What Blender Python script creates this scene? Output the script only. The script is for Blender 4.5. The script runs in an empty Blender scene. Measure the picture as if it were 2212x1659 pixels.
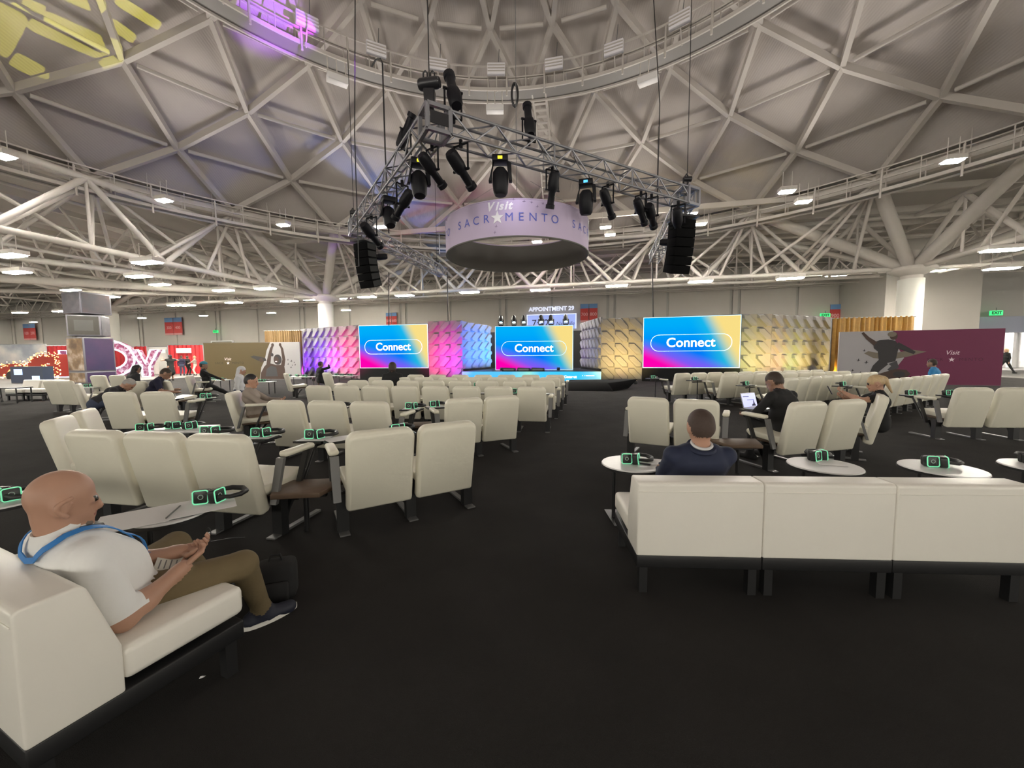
import bpy, bmesh, math, random
import numpy as np
from mathutils import Vector, Matrix
R = math.radians
random.seed(7)
SC = bpy.context.scene
COL = SC.collection
# ------------------------------------------------------------------ camera
F_PX, PITCH, ROLL, EYE = 845.0, R(4.3), R(0.48), 1.5
cam_data = bpy.data.cameras.new('camera')
cam_data.sensor_width = 36.0
cam_data.lens = F_PX / 2212.0 * 36.0
cam_data.clip_end = 300
cam = bpy.data.objects.new('camera', cam_data)
COL.objects.link(cam)
cam.matrix_world = Matrix.Translation((0, 0, EYE)) @ Matrix.Rotation(math.pi / 2 - PITCH, 4, 'X') @ Matrix.Rotation(-ROLL, 4, 'Z')
SC.camera = cam
# ------------------------------------------------------------------ world and colour
w = bpy.data.worlds.new('hall_ambience'); SC.world = w; w.use_nodes = True
w.node_tree.nodes['Background'].inputs[0].default_value = (1.0, 0.95, 0.84, 1)
w.node_tree.nodes['Background'].inputs[1].default_value = 1.5
SC.view_settings.view_transform = 'Standard'
SC.view_settings.look = 'None'
EXPO = 0.72; KE = 2.0 ** -EXPO     # displays are set in picture values, so they follow the exposure
SC.view_settings.exposure = EXPO
SC.view_settings.gamma = 1.0
SC.view_settings.use_curve_mapping = False
cy_ = SC.cycles
cy_.max_bounces = 5; cy_.diffuse_bounces = 3; cy_.glossy_bounces = 2; cy_.transmission_bounces = 2; cy_.caustics_reflective = False; cy_.caustics_refractive = False; cy_.use_light_tree = False
LAMP_W = 150.0        # emission of the ceiling luminaires
DOME_FILL_W = 110.0   # watts of each added fill light that brightens the dome
# ------------------------------------------------------------------ hall axes: rotated a little against the view
AX = R(13.0)
E1 = Vector((math.cos(AX), -math.sin(AX), 0)); E2 = Vector((math.sin(AX), math.cos(AX), 0))
def hall(a, b, z=0.0): return E1 * a + E2 * b + Vector((0, 0, z))
def ray(u, v):
    a = (u - 1106) / F_PX; b = (829.5 - v) / F_PX
    a, b = a * math.cos(ROLL) + b * math.sin(ROLL), -a * math.sin(ROLL) + b * math.cos(ROLL)
    return Vector((a, math.cos(PITCH) + b * math.sin(PITCH), -math.sin(PITCH) + b * math.cos(PITCH)))
def at_z(u, v, z):
    d = ray(u, v); t = (z - EYE) / d.z
    return Vector((d.x * t, d.y * t, z))
def at_y(u, v, y):
    d = ray(u, v); t = y / d.y
    return Vector((d.x * t, y, EYE + d.z * t))
# ------------------------------------------------------------------ materials
MATS = {}
def mat(name, col, rough=0.6, metal=0.0, noise=0.0, nscale=20.0, bump=0.0, bscale=60.0, emit=0.0, ecol=None, spec=0.5, coat=0.0):
    if name in MATS: return MATS[name]
    m = bpy.data.materials.new(name); m.use_nodes = True
    nt = m.node_tree; b = nt.nodes['Principled BSDF']
    c = tuple(col) + (1,)
    b.inputs['Base Color'].default_value = c
    b.inputs['Roughness'].default_value = rough
    b.inputs['Metallic'].default_value = metal
    b.inputs['Specular IOR Level'].default_value = spec
    b.inputs['Coat Weight'].default_value = coat
    if noise > 0 or bump > 0:
        tc = nt.nodes.new('ShaderNodeTexCoord')
    if noise > 0:
        n = nt.nodes.new('ShaderNodeTexNoise'); n.inputs['Scale'].default_value = nscale; n.inputs['Detail'].default_value = 4
        nt.links.new(tc.outputs['Object'], n.inputs['Vector'])
        mx = nt.nodes.new('ShaderNodeMix'); mx.data_type = 'RGBA'
        mx.inputs[6].default_value = tuple(max(0, x * (1 - noise)) for x in col) + (1,)
        mx.inputs[7].default_value = tuple(min(1, x * (1 + noise)) for x in col) + (1,)
        nt.links.new(n.outputs['Fac'], mx.inputs[0]); nt.links.new(mx.outputs[2], b.inputs['Base Color'])
    if bump > 0:
        n2 = nt.nodes.new('ShaderNodeTexNoise'); n2.inputs['Scale'].default_value = bscale; n2.inputs['Detail'].default_value = 3
        nt.links.new(tc.outputs['Object'], n2.inputs['Vector'])
        bp = nt.nodes.new('ShaderNodeBump'); bp.inputs['Strength'].default_value = bump; bp.inputs['Distance'].default_value = 0.02
        nt.links.new(n2.outputs['Fac'], bp.inputs['Height']); nt.links.new(bp.outputs['Normal'], b.inputs['Normal'])
    if emit > 0:
        b.inputs['Emission Color'].default_value = tuple(ecol or col) + (1,)
        b.inputs['Emission Strength'].default_value = emit * (1.0 if name in ('lamp_diffuser', 'flood_diffuser') else KE * 1.1)
    MATS[name] = m
    return m
# ------------------------------------------------------------------ mesh helpers
class MB:
    def __init__(s): s.v = []; s.f = []; s.m = []
    def add(s, vs, fs, mi=0):
        o = len(s.v); s.v += [tuple(p) for p in vs]; s.f += [tuple(i + o for i in f) for f in fs]; s.m += [mi] * len(fs); return s
    def box(s, x0, x1, y0, y1, z0, z1, mi=0):
        vs = [(x, y, z) for z in (z0, z1) for y in (y0, y1) for x in (x0, x1)]
        return s.add(vs, [(0, 2, 3, 1), (4, 5, 7, 6), (0, 1, 5, 4), (2, 6, 7, 3), (0, 4, 6, 2), (1, 3, 7, 5)], mi)
    def rod(s, p0, p1, r0, r1=None, n=8, mi=0, caps=True):
        r1 = r0 if r1 is None else r1
        p0, p1 = Vector(p0), Vector(p1); d = (p1 - p0).normalized()
        up = Vector((0, 0, 1)) if abs(d.z) < 0.95 else Vector((1, 0, 0))
        a = d.cross(up).normalized(); b = a.cross(d)
        vs = []
        for p, r in ((p0, r0), (p1, r1)):
            for k in range(n):
                t = 2 * math.pi * k / n; vs.append(p + a * (r * math.cos(t)) + b * (r * math.sin(t)))
        fs = [(k, (k + 1) % n, n + (k + 1) % n, n + k) for k in range(n)]
        if caps: fs += [tuple(range(n - 1, -1, -1)), tuple(range(n, 2 * n))]
        return s.add(vs, fs, mi)
    def path(s, pts, r, n=8, closed=False, mi=0):
        pts = [Vector(p) for p in pts]; N = len(pts); vs = []; prev = None
        for i, p in enumerate(pts):
            q0 = pts[(i - 1) % N] if (closed or i > 0) else p
            q1 = pts[(i + 1) % N] if (closed or i < N - 1) else p
            d = (q1 - q0).normalized()
            if prev is None:
                up = Vector((0, 0, 1)) if abs(d.z) < 0.9 else Vector((1, 0, 0)); a = d.cross(up).normalized()
            else:
                a = (prev - d * prev.dot(d)).normalized()
            prev = a; b = d.cross(a); rr = r[i] if isinstance(r, (list, tuple)) else r
            for k in range(n):
                t = 2 * math.pi * k / n; vs.append(p + a * (rr * math.cos(t)) + b * (rr * math.sin(t)))
        fs = []
        for i in range(N if closed else N - 1):
            j = (i + 1) % N
            fs += [(i * n + k, i * n + (k + 1) % n, j * n + (k + 1) % n, j * n + k) for k in range(n)]
        if not closed: fs += [tuple(range(n - 1, -1, -1)), tuple(range((N - 1) * n, N * n))]
        return s.add(vs, fs, mi)
    def lathe(s, prof, n=24, c=(0, 0, 0), mi=0):
        vs = []
        for r, z in prof:
            for k in range(n):
                t = 2 * math.pi * k / n; vs.append((c[0] + r * math.cos(t), c[1] + r * math.sin(t), c[2] + z))
        fs = []
        for i in range(len(prof) - 1):
            fs += [(i * n + k, i * n + (k + 1) % n, (i + 1) * n + (k + 1) % n, (i + 1) * n + k) for k in range(n)]
        if prof[0][0] > 1e-6: fs.append(tuple(range(n - 1, -1, -1)))
        if prof[-1][0] > 1e-6: fs.append(tuple(range((len(prof) - 1) * n, len(prof) * n)))
        return s.add(vs, fs, mi)
    def prism(s, poly, y0, y1, mi=0):     # poly in x,z, extruded along y
        n = len(poly)
        vs = [(x, y0, z) for x, z in poly] + [(x, y1, z) for x, z in poly]
        fs = [tuple(range(n)), tuple(range(2 * n - 1, n - 1, -1))] + [(k, n + k, n + (k + 1) % n, (k + 1) % n) for k in range(n)]
        return s.add(vs, fs, mi)
    def ball(s, c, rx, ry=None, rz=None, n=12, m=8, mi=0):
        ry = rx if ry is None else ry; rz = rx if rz is None else rz; c = Vector(c)
        vs = [c + Vector((0, 0, -rz))]
        for i in range(1, m):
            a = -math.pi / 2 + math.pi * i / m
            for k in range(n):
                t = 2 * math.pi * k / n
                vs.append(c + Vector((rx * math.cos(a) * math.cos(t), ry * math.cos(a) * math.sin(t), rz * math.sin(a))))
        vs.append(c + Vector((0, 0, rz))); L = len(vs) - 1
        fs = [(0, 1 + (k + 1) % n, 1 + k) for k in range(n)]
        for i in range(m - 2):
            o = 1 + i * n
            fs += [(o + k, o + (k + 1) % n, o + n + (k + 1) % n, o + n + k) for k in range(n)]
        o = 1 + (m - 2) * n
        fs += [(o + k, o + (k + 1) % n, L) for k in range(n)]
        return s.add(vs, fs, mi)
    def mesh(s, name, mats, smooth=False, bevel=0.0, seg=2, angle=40):
        me = bpy.data.meshes.new(name); me.from_pydata(s.v, [], s.f)
        for m in (mats if isinstance(mats, (list, tuple)) else [mats]): me.materials.append(m)
        if any(s.m): me.polygons.foreach_set('material_index', s.m)
        bm = bmesh.new(); bm.from_mesh(me)
        bmesh.ops.recalc_face_normals(bm, faces=bm.faces)
        if bevel > 0:
            ed = [e for e in bm.edges if len(e.link_faces) == 2 and e.calc_face_angle(0) > R(angle)]
            bmesh.ops.bevel(bm, geom=ed, offset=bevel, segments=seg, profile=0.5, affect='EDGES', clamp_overlap=True)
        bm.to_mesh(me); bm.free()
        if smooth or bevel > 0:
            me.polygons.foreach_set('use_smooth', [True] * len(me.polygons))
            me.set_sharp_from_angle(angle=R(50))
        return me
    def build(s, name, mats, parent=None, loc=(0, 0, 0), rot=(0, 0, 0), **k):
        return obj(name, s.mesh(name, mats, **k), parent, loc, rot)
def obj(name, me, parent=None, loc=(0, 0, 0), rot=(0, 0, 0), scale=(1, 1, 1)):
    o = bpy.data.objects.new(name, me); COL.objects.link(o)
    o.parent = parent; o.location = loc; o.rotation_euler = rot; o.scale = scale
    return o
def tag(o, label, cat=None, group=None, kind=None):
    o['label'] = label
    if cat: o['category'] = cat
    if group: o['group'] = group
    if kind: o['kind'] = kind
    return o
def thing(name, label, cat, loc=(0, 0, 0), rz=0.0, group=None, kind=None):
    o = obj(name, None, None, loc, (0, 0, rz)); o.empty_display_size = 0.1
    return tag(o, label, cat, group, kind)
def copy_tree(o, parent=None):
    c = o.copy(); COL.objects.link(c); c.parent = parent
    for ch in o.children: copy_tree(ch, c)
    return c
UNIT = {}
def unit(shape, m):
    key = (shape, m.name)
    if key not in UNIT:
        b = MB()
        if shape == 'box': b.box(-.5, .5, -.5, .5, 0, 1)
        elif shape == 'tube': b.rod((0, 0, 0), (0, 0, 1), 0.5, n=10)
        elif shape == 'wire': b.rod((0, 0, 0), (0, 0, 1), 0.5, n=5)
        UNIT[key] = b.mesh(shape + '_' + m.name, m, smooth=(shape != 'box'))
    return UNIT[key]
def bar(name, p0, p1, wd, m, parent=None, shape='tube', up=None):
    """a straight member from p0 to p1 (in the parent's space), wd = diameter or (width, depth)"""
    p0, p1 = Vector(p0), Vector(p1); d = p1 - p0; L = d.length; z = d / L
    up = Vector(up) if up is not None else (Vector((0, 0, 1)) if abs(z.z) < 0.98 else Vector((0, 1, 0)))
    x = up.cross(z).normalized(); y = z.cross(x)
    wx, wy = wd if isinstance(wd, (tuple, list)) else (wd, wd)
    o = bpy.data.objects.new(name, unit(shape, m).copy()); COL.objects.link(o); o.parent = parent
    M = Matrix(((x.x, y.x, z.x, p0.x), (x.y, y.y, z.y, p0.y), (x.z, y.z, z.z, p0.z), (0, 0, 0, 1)))
    o.matrix_local = M @ Matrix.Diagonal((wx, wy, L, 1))
    return o
def area_light(name, loc, size, power, col, direction, spread=180, parent=None, sy=None):
    d = bpy.data.lights.new(name, 'AREA'); d.energy = power; d.color = col; d.size = size; d.spread = R(spread)
    if sy: d.shape = 'RECTANGLE'; d.size_y = sy
    o = bpy.data.objects.new(name, d); COL.objects.link(o)
    o.parent = parent; o.location = loc
    o.rotation_euler = Vector(direction).to_track_quat('-Z', 'Y').to_euler()
    return o
def text_mesh(s, size, m, extrude=0.0, shear=0.0, spacing=1.0, bold=0.0):
    c = bpy.data.curves.new('lettering', 'FONT'); c.body = s; c.size = size; c.extrude = extrude; c.shear = shear
    c.align_x = 'CENTER'; c.align_y = 'CENTER'; c.space_character = spacing; c.offset = bold; c.resolution_u = 4
    o = bpy.data.objects.new('lettering_tmp', c)
    me = bpy.data.meshes.new_from_object(o)
    bpy.data.objects.remove(o); bpy.data.curves.remove(c)
    me.name = 'lettering'; me.materials.clear(); me.materials.append(m)
    return me
def lettering(s, size, m, parent, loc, rot=(R(90), 0, 0), name='lettering', **k):
    return obj(name, text_mesh(s, size, m, **k), parent, loc, rot)
# shared materials
M_CREAM = mat('cream_vinyl', (0.76, 0.73, 0.61), 0.42, noise=0.05, nscale=3, bump=0.05, bscale=25)
M_SOFA = mat('white_leather', (0.84, 0.81, 0.74), 0.38, noise=0.03, nscale=4, bump=0.08, bscale=9)
M_BLACK = mat('black_metal', (0.012, 0.012, 0.013), 0.45)
M_BLACKP = mat('black_plastic', (0.015, 0.015, 0.018), 0.35)
M_GREY = mat('grey_metal', (0.16, 0.16, 0.16), 0.45, metal=0.3)
M_STEEL = mat('brushed_aluminium', (0.42, 0.42, 0.44), 0.35, metal=0.9)
M_BROWN = mat('brown_wood', (0.13, 0.085, 0.055), 0.5, noise=0.25, nscale=12)
M_STRUT = mat('painted_steel', (0.54, 0.50, 0.455), 0.6, noise=0.05, nscale=1.5)
M_PANEL = None
M_WHITE = mat('white_laminate', (0.82, 0.82, 0.82), 0.35)
M_PAPER = mat('paper', (0.85, 0.84, 0.84), 0.8)
M_LAMP = mat('lamp_diffuser', (1, 0.97, 0.9), 0.5, emit=LAMP_W, ecol=(1.0, 0.95, 0.82))
M_GREEN = mat('green_led', (0.1, 0.8, 0.35), 0.4, emit=0.48, ecol=(0.30, 0.80, 0.52))
M_TXTW = mat('white_print', (0.9, 0.9, 0.9), 0.6)
# ================================================================== THE HALL
def struct(o, label, group=None): return tag(o, label, None, group, 'structure')
# floor: black carpet
m_carpet = mat('black_carpet', (0.045, 0.042, 0.041), 0.95, noise=0.35, nscale=1.6, bump=0.9, bscale=320, spec=0.15)
M_CONC = mat('grey_concrete_floor', (0.22, 0.21, 0.2), 0.6, noise=0.15, nscale=0.6)
def hall_rect(a0, a1, b0, b1, z): return [hall(a0, b0, z), hall(a1, b0, z), hall(a1, b1, z), hall(a0, b1, z)]
fb = MB(); fb.add(hall_rect(-110, 62, -40, 48, -0.03), [(0, 1, 2, 3)])
struct(fb.build('floor', M_CONC), 'pale concrete hall floor beyond the carpet')
cb = MB(); q = hall_rect(-30, 22, -30, 29, 0.0); q2 = hall_rect(-30, 22, -30, 29, -0.02)
cb.add(q + q2, [(0, 1, 2, 3), (7, 6, 5, 4), (0, 4, 5, 1), (1, 5, 6, 2), (2, 6, 7, 3), (3, 7, 4, 0)])
struct(cb.build('floor_carpet', m_carpet), 'black carpet covering the seating area')
# ---- dome
DC = Vector((-0.58, 7.8, 0)); NSEG = 25; STEP = 2 * math.pi / NSEG; PH = -0.0236
DR = [(23.0, 10.2, 0.0), (20.6, 12.0, 0.5), (17.82, 13.69, 0.0), (14.61, 15.17, 0.5), (11.18, 16.28, 0.0), (7.4, 17.1, 0.5)]
def dnode(k, i, off=0.0):
    r, z, h = DR[k]; a = PH + STEP * (i + h); n = Vector((math.sin(a) * 0.45, math.cos(a) * 0.45, 0.9)).normalized()
    return Vector((DC.x + r * math.sin(a), DC.y + r * math.cos(a), z)) + n * off
def ribbed(name, col, sc=3.2, axis='X', bump=0.10):
    m = mat(name, col, 0.75, noise=0.06, nscale=0.7)
    nt = m.node_tree; b = nt.nodes['Principled BSDF']
    tc = nt.nodes.new('ShaderNodeTexCoord'); wv = nt.nodes.new('ShaderNodeTexWave'); wv.bands_direction = axis
    wv.inputs['Scale'].default_value = sc; nt.links.new(tc.outputs['Object'], wv.inputs['Vector'])
    bp = nt.nodes.new('ShaderNodeBump'); bp.inputs['Strength'].default_value = bump; bp.inputs['Distance'].default_value = 0.05
    nt.links.new(wv.outputs['Fac'], bp.inputs['Height']); nt.links.new(bp.outputs['Normal'], b.inputs['Normal'])
    return m
M_PANEL = ribbed('ribbed_ceiling_deck', (0.50, 0.455, 0.42))
M_DECK = ribbed('ribbed_roof_deck', (0.40, 0.37, 0.34), 2.0)
ceil = struct(obj('ceiling', None), 'shallow grey dome of triangular ribbed panels and struts')
for k in range(5):
    for i in range(NSEG):
        lo = [dnode(k, i, .42), dnode(k, i + 1, .42)]
        if DR[k][2] == 0.0: tris = [(lo[0], lo[1], dnode(k + 1, i, .42)), (dnode(k + 1, i, .42), lo[1], dnode(k + 1, i + 1, .42))]
        else: tris = [(lo[0], lo[1], dnode(k + 1, i + 1, .42)), (dnode(k + 1, i, .42), lo[0], dnode(k + 1, i + 1, .42))]
        for t in tris:
            b = MB(); b.add([Vector(p) for p in t] + [Vector(p) + Vector((0, 0, .12)) for p in t], [(0, 1, 2), (5, 4, 3), (0, 3, 4, 1), (1, 4, 5, 2), (2, 5, 3, 0)])
            b.build('ceiling_panel', M_PANEL, ceil)
b = MB(); ring = [dnode(5, i, .42) for i in range(NSEG)]; b.add(ring + [DC + Vector((0, 0, 18.3))], [(i, (i + 1) % NSEG, NSEG) for i in range(NSEG)])
b.build('crown_panel', M_PANEL, ceil)
for k in range(6):                                     # ring struts and slanting struts of the part in front
    for i in range(-8, 8):
        p, q = dnode(k, i), dnode(k, i + 1); d = (q - p).normalized()
        if k > 0: bar('ring_strut', p + d * .42, q - d * .42, (0.16, 0.19), M_STRUT, ceil, 'tube')
        if k < 5:
            h = 0 if DR[k][2] == 0.0 else 1
            bar('strut', dnode(k, i), dnode(k + 1, i + h), (0.20, 0.30), M_STRUT, ceil, 'box')
            bar('strut', dnode(k, i), dnode(k + 1, i + h - 1), (0.20, 0.30), M_STRUT, ceil, 'box')
# ring beam at the foot of the dome
def ring_sweep(r, z, hw, hh, a0, a1, n, m, name, parent):
    b = MB(); vs = []
    for j in range(n + 1):
        a = a0 + (a1 - a0) * j / n; s, c = math.sin(a), math.cos(a)
        for dr, dz in ((-hw, -hh), (hw, -hh), (hw, hh), (-hw, hh)): vs.append((DC.x + (r + dr) * s, DC.y + (r + dr) * c, z + dz))
    fs = []
    for j in range(n): fs += [(j * 4 + t, j * 4 + (t + 1) % 4, j * 4 + 4 + (t + 1) % 4, j * 4 + 4 + t) for t in range(4)]
    fs += [(3, 2, 1, 0), tuple(n * 4 + t for t in range(4))]
    b.add(vs, fs); return b.build(name, m, parent)
A0, A1 = -1.95, 1.95
rb = struct(obj('ring_beam', None), 'painted ring beam carrying the foot of the dome', None)
ring_sweep(23.1, 10.15, .28, .22, -math.pi, math.pi, 100, M_STRUT, 'beam', rb)
# catwalk under the ring beam, with railings and brackets
M_GRATE = mat('steel_grating', (.22, .205, .19), .6)
def catwalk(name, label, r0, r1, z, npost, down, drop):
    cw = struct(obj(name, None), label)
    ring_sweep((r0 + r1) / 2, z, (r1 - r0) / 2, .05, A0, A1, 90, M_GRATE, 'walkway', cw)
    ring_sweep(r0 - .05, z - .06, .04, .07, A0, A1, 90, M_STRUT, 'edge_beam', cw)
    ring_sweep(r1 + .05, z - .06, .04, .07, A0, A1, 90, M_STRUT, 'edge_beam', cw)
    for hz in (.5, 1.0): ring_sweep(r0, z + hz, .03, .03, A0, A1, 90, M_STRUT, 'handrail', cw)
    for hz in (.5, 1.0): ring_sweep(r1, z + hz, .03, .03, A0, A1, 90, M_STRUT, 'handrail', cw)
    for j in range(npost):
        a = A0 + (A1 - A0) * (j + .5) / npost; s, c = math.sin(a), math.cos(a)
        for r in (r0, r1):
            bar('railing_post', (DC.x + r * s, DC.y + r * c, z), (DC.x + r * s, DC.y + r * c, z + 1.0), .05, M_STRUT, cw)
        if j % 2 == 0:
            r = r0 - .05
            bar('bracket', (DC.x + r * s, DC.y + r * c, z + .9), (DC.x + (r - .1) * s, DC.y + (r - .1) * c, z - drop), .09, M_STRUT, cw)
            if down: bar('hanger', (DC.x + r1 * s, DC.y + r1 * c, z), (DC.x + r1 * s, DC.y + r1 * c, z + 2.2), .04, M_STRUT, cw)
    return cw
catwalk('catwalk', 'ring catwalk with railings high under the dome', 12.1, 12.95, 14.3, 52, False, .42)
catwalk('catwalk', 'lower ring catwalk with railings along the ring beam', 21.9, 22.5, 9.3, 64, True, .45)
# gangway ladder climbing from the lower catwalk to the upper one
lad = tag(obj('catwalk_ladder', None), 'white steel ladder climbing the dome between the two catwalks', 'ladder')
la = R(9.2)
LR = [(12.6, 14.3), (14.6, 14.2), (17.8, 12.95), (20.6, 11.25), (22.2, 9.7)]
def lp(r, z, off): return Vector((DC.x + r * math.sin(la) + off * math.cos(la), DC.y + r * math.cos(la) - off * math.sin(la), z))
for i in range(4):
    (ra, za), (rb_, zb) = LR[i], LR[i + 1]
    for off in (-.33, .33):
        bar('rail', lp(ra, za, off), lp(rb_, zb, off), .12, M_STRUT, lad)
        bar('handrail', lp(ra, za + .7, off * 1.25), lp(rb_, zb + .7, off * 1.25), .05, M_STRUT, lad)
    n = int(math.hypot(rb_ - ra, zb - za) / .42)
    for j in range(n):
        t = (j + .5) / n; r, z = ra + (rb_ - ra) * t, za + (zb - za) * t
        bar('rung', lp(r, z, -.33), lp(r, z, .33), (.2, .06), M_STRUT, lad, 'box')
for t in range(5):
    r, z = LR[t]
    for off in (-.41, .41): bar('post', lp(r, z, off), lp(r, z + .75, off), .05, M_STRUT, lad)
bar('rail', lp(22.2, 9.7, -.33), lp(22.6, 6.6, -.33), .07, M_STRUT, lad); bar('rail', lp(22.2, 9.7, .33), lp(22.6, 6.6, .33), .07, M_STRUT, lad)
for j in range(9): bar('rung', lp(22.25 + j * .04, 9.5 - j * .33, -.33), lp(22.25 + j * .04, 9.5 - j * .33, .33), .05, M_STRUT, lad)
# ---- low roof around the dome
deck = MB(); n = 100; vs = []
ca, cb_ = DC.dot(E1), DC.dot(E2); RA = (-110, 62, -40, 48)
angs = [2 * math.pi * i / n for i in range(n)]
for (aa, bb) in ((RA[0], RA[2]), (RA[0], RA[3]), (RA[1], RA[2]), (RA[1], RA[3])): angs.append(math.atan2(bb - cb_, aa - ca) % (2 * math.pi))
angs.sort()
for t in angs:
    s, c = math.sin(t), math.cos(t)
    k = min((RA[1] - ca) / c if c > 1e-6 else 1e9, (RA[0] - ca) / c if c < -1e-6 else 1e9, (RA[3] - cb_) / s if s > 1e-6 else 1e9, (RA[2] - cb_) / s if s < -1e-6 else 1e9)
    vs.append(hall(ca + 22.7 * c, cb_ + 22.7 * s, 10.55)); vs.append(hall(ca + k * c, cb_ + k * s, 10.55))
N = len(angs)
deck.add(vs, [(2 * i, 2 * i + 1, 2 * ((i + 1) % N) + 1, 2 * ((i + 1) % N)) for i in range(N)])
struct(deck.build('ceiling_low_roof', M_DECK), 'low ribbed roof deck around the dome')
# ---- walls
M_WALL = mat('beige_wall', (0.50, 0.47, 0.43), 0.8, noise=0.04, nscale=0.5)
M_WALLD = mat('grey_pilaster', (0.40, 0.385, 0.36), 0.8)
wb = struct(obj('wall_back', None, None, hall(0, 44)), 'long beige back wall of movable panels')
wb.rotation_euler = (0, 0, -AX)
MB().box(-108, 60, .05, .35, -.03, 10.6).build('wall', M_WALLD, wb)
joints = [-100, -93, -86, -79.5, -73, -66, -59, -52, -45, -38.4, -31, -24, -17.5, -11.5, -5.5, 0.5, 6.6, 12.6, 18.5, 24.2]
for j in range(len(joints) - 1):
    x0, x1 = joints[j], joints[j + 1]
    MB().box(x0 + (.9 if j % 2 else .12), x1 - .12, -.06, .05, 0, 9.9).build('wall_panel', M_WALL, wb)
    if j % 2:
        MB().box(x0 + .18, x0 + .62, -.12, .05, 0, 9.9).build('pilaster', M_WALL, wb)
wr = struct(obj('wall_right', None, None, hall(0, 0)), 'beige wall block beside the lit entrance on the far side')
wr.rotation_euler = (0, 0, -AX)
MB().box(22, 28.2, 37.6, 44, 0, 10.6).build('wall', M_WALL, wr)
MB().box(24.2, 25.2, 42.5, 43.8, 0, 10.6).build('pilaster', M_WALLD, wr)
MB().box(28.2, 60, 40.5, 41.0, 4.25, 10.6).build('wall_upper', M_WALLD, wr)
m_fascia = mat('blue_grey_fascia', (0.30, 0.32, 0.40), 0.5)
MB().box(28.2, 60, 40.2, 40.7, 2.95, 4.25).build('fascia', m_fascia, wr)
m_curt = mat('pale_curtain', (0.75, 0.74, 0.72), 0.8, noise=.08, nscale=1.5)
cbm = MB(); pts = []
for j in range(160):
    x = 28.4 + j * .2; pts.append((x, 43.2 + .12 * math.sin(j * 1.3) + .05 * math.sin(j * 2.9)))
cbm.add([(x, y, 0) for x, y in pts] + [(x, y, 4.6) for x, y in pts], [(j, j + 1, j + 161, j + 160) for j in range(159)])
cbm.build('curtain', m_curt, wr, smooth=True)
wl = struct(obj('wall_left', None, None, hall(-108, 0)), 'distant beige side wall'); wl.rotation_euler = (0, 0, -AX)
MB().box(-.3, 0, -40, 48, -.03, 10.6).build('wall', M_WALL, wl)
# doors in the back wall
def door(n, px, w, h, label, mm, b=43.9):
    d = ray(px, 700); t = b / (d.x * E2.x + d.y * E2.y); p = Vector((d.x * t, d.y * t, 0))
    o = struct(obj('door_%d' % n, None, None, p), label); o.rotation_euler = (0, 0, -AX)
    MB().box(-w / 2, w / 2, -.2, -.08, 0, h).build('leaf', mm, o)
    MB().box(-w / 2 - .15, -w / 2, -.25, -.06, 0, h + .15).build('frame', M_WHITE, o)
    MB().box(w / 2, w / 2 + .15, -.25, -.06, 0, h + .15).build('frame', M_WHITE, o)
    MB().box(-w / 2, w / 2, -.25, -.06, h, h + .15).build('frame', M_WHITE, o)
    return o
door(1, 480, 3.4, 3.6, 'olive service door in the back wall behind the gold banner', mat('olive_door', (0.13, 0.11, 0.06), .6))
door(2, 970, 4.6, 4.6, 'pale grey service door in the back wall above the stage set', mat('grey_door', (0.35, 0.36, 0.38), .5))
# ---- columns with spreading struts
M_COLW = mat('white_column', (0.66, 0.65, 0.59), 0.55)
def column(a, b, label, targets, warm=False):
    p = hall(a, b); o = struct(obj('column', None, None, p), label)
    MB().lathe([(.59, 0), (.59, 5.75)], 28).build('shaft', M_COLW, o, smooth=True)
    MB().lathe([(.5, 5.75), (.5, 5.95), (1.05, 6.2), (1.1, 6.32), (1.05, 6.42), (.3, 6.45)], 32).build('capital', M_STRUT, o, smooth=True)
    MB().lathe([(.35, 6.4), (.3, 7.4)], 16).build('spigot', M_STRUT, o, smooth=True)
    for q, d in targets:
        s = Vector((q.x - p.x, q.y - p.y, 0)).normalized() * .42 + Vector((0, 0, 6.42))
        bar('column_strut', s, q - p, d, M_STRUT, o)
    return o
PRL, PRR = (-22.2, 28.3), (17.8, 28.3)
column(17.8, 28.3, 'white round column with spreading struts behind the magenta banner',
       [(dnode(0, 3), .62), (dnode(0, 4), .62), (dnode(0, 5), .62), (hall(26, 27, 10.2), .5), (hall(24, 33, 10.2), .4), (hall(17, 36, 10.2), .4),
        (hall(10, 30, 9.2), .3), (hall(27, 20, 10.2), .5), (hall(12, 35, 10.2), .35), (hall(30, 31, 10.2), .35)])
column(-22.2, 28.3, 'white round column with spreading struts behind the purple panels',
       [(dnode(0, -1), .5), (dnode(0, -2), .62), (dnode(0, -3), .62), (hall(-30, 26, 10.2), .5), (hall(-30, 32, 10.2), .42), (hall(-24, 37, 10.2), .42),
        (hall(-15, 34, 10.2), .4), (hall(-32, 20, 10.2), .45), (hall(-34, 29, 9.4), .35), (hall(-13, 29, 9.4), .35)])
column(-46, 28.3, 'white round column with spreading struts beside the tower of printed boxes',
       [(hall(-46 + 9 * math.cos(t * math.pi / 5), 28.3 + 9 * math.sin(t * math.pi / 5), 10.2), .5) for t in range(10)])
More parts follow.
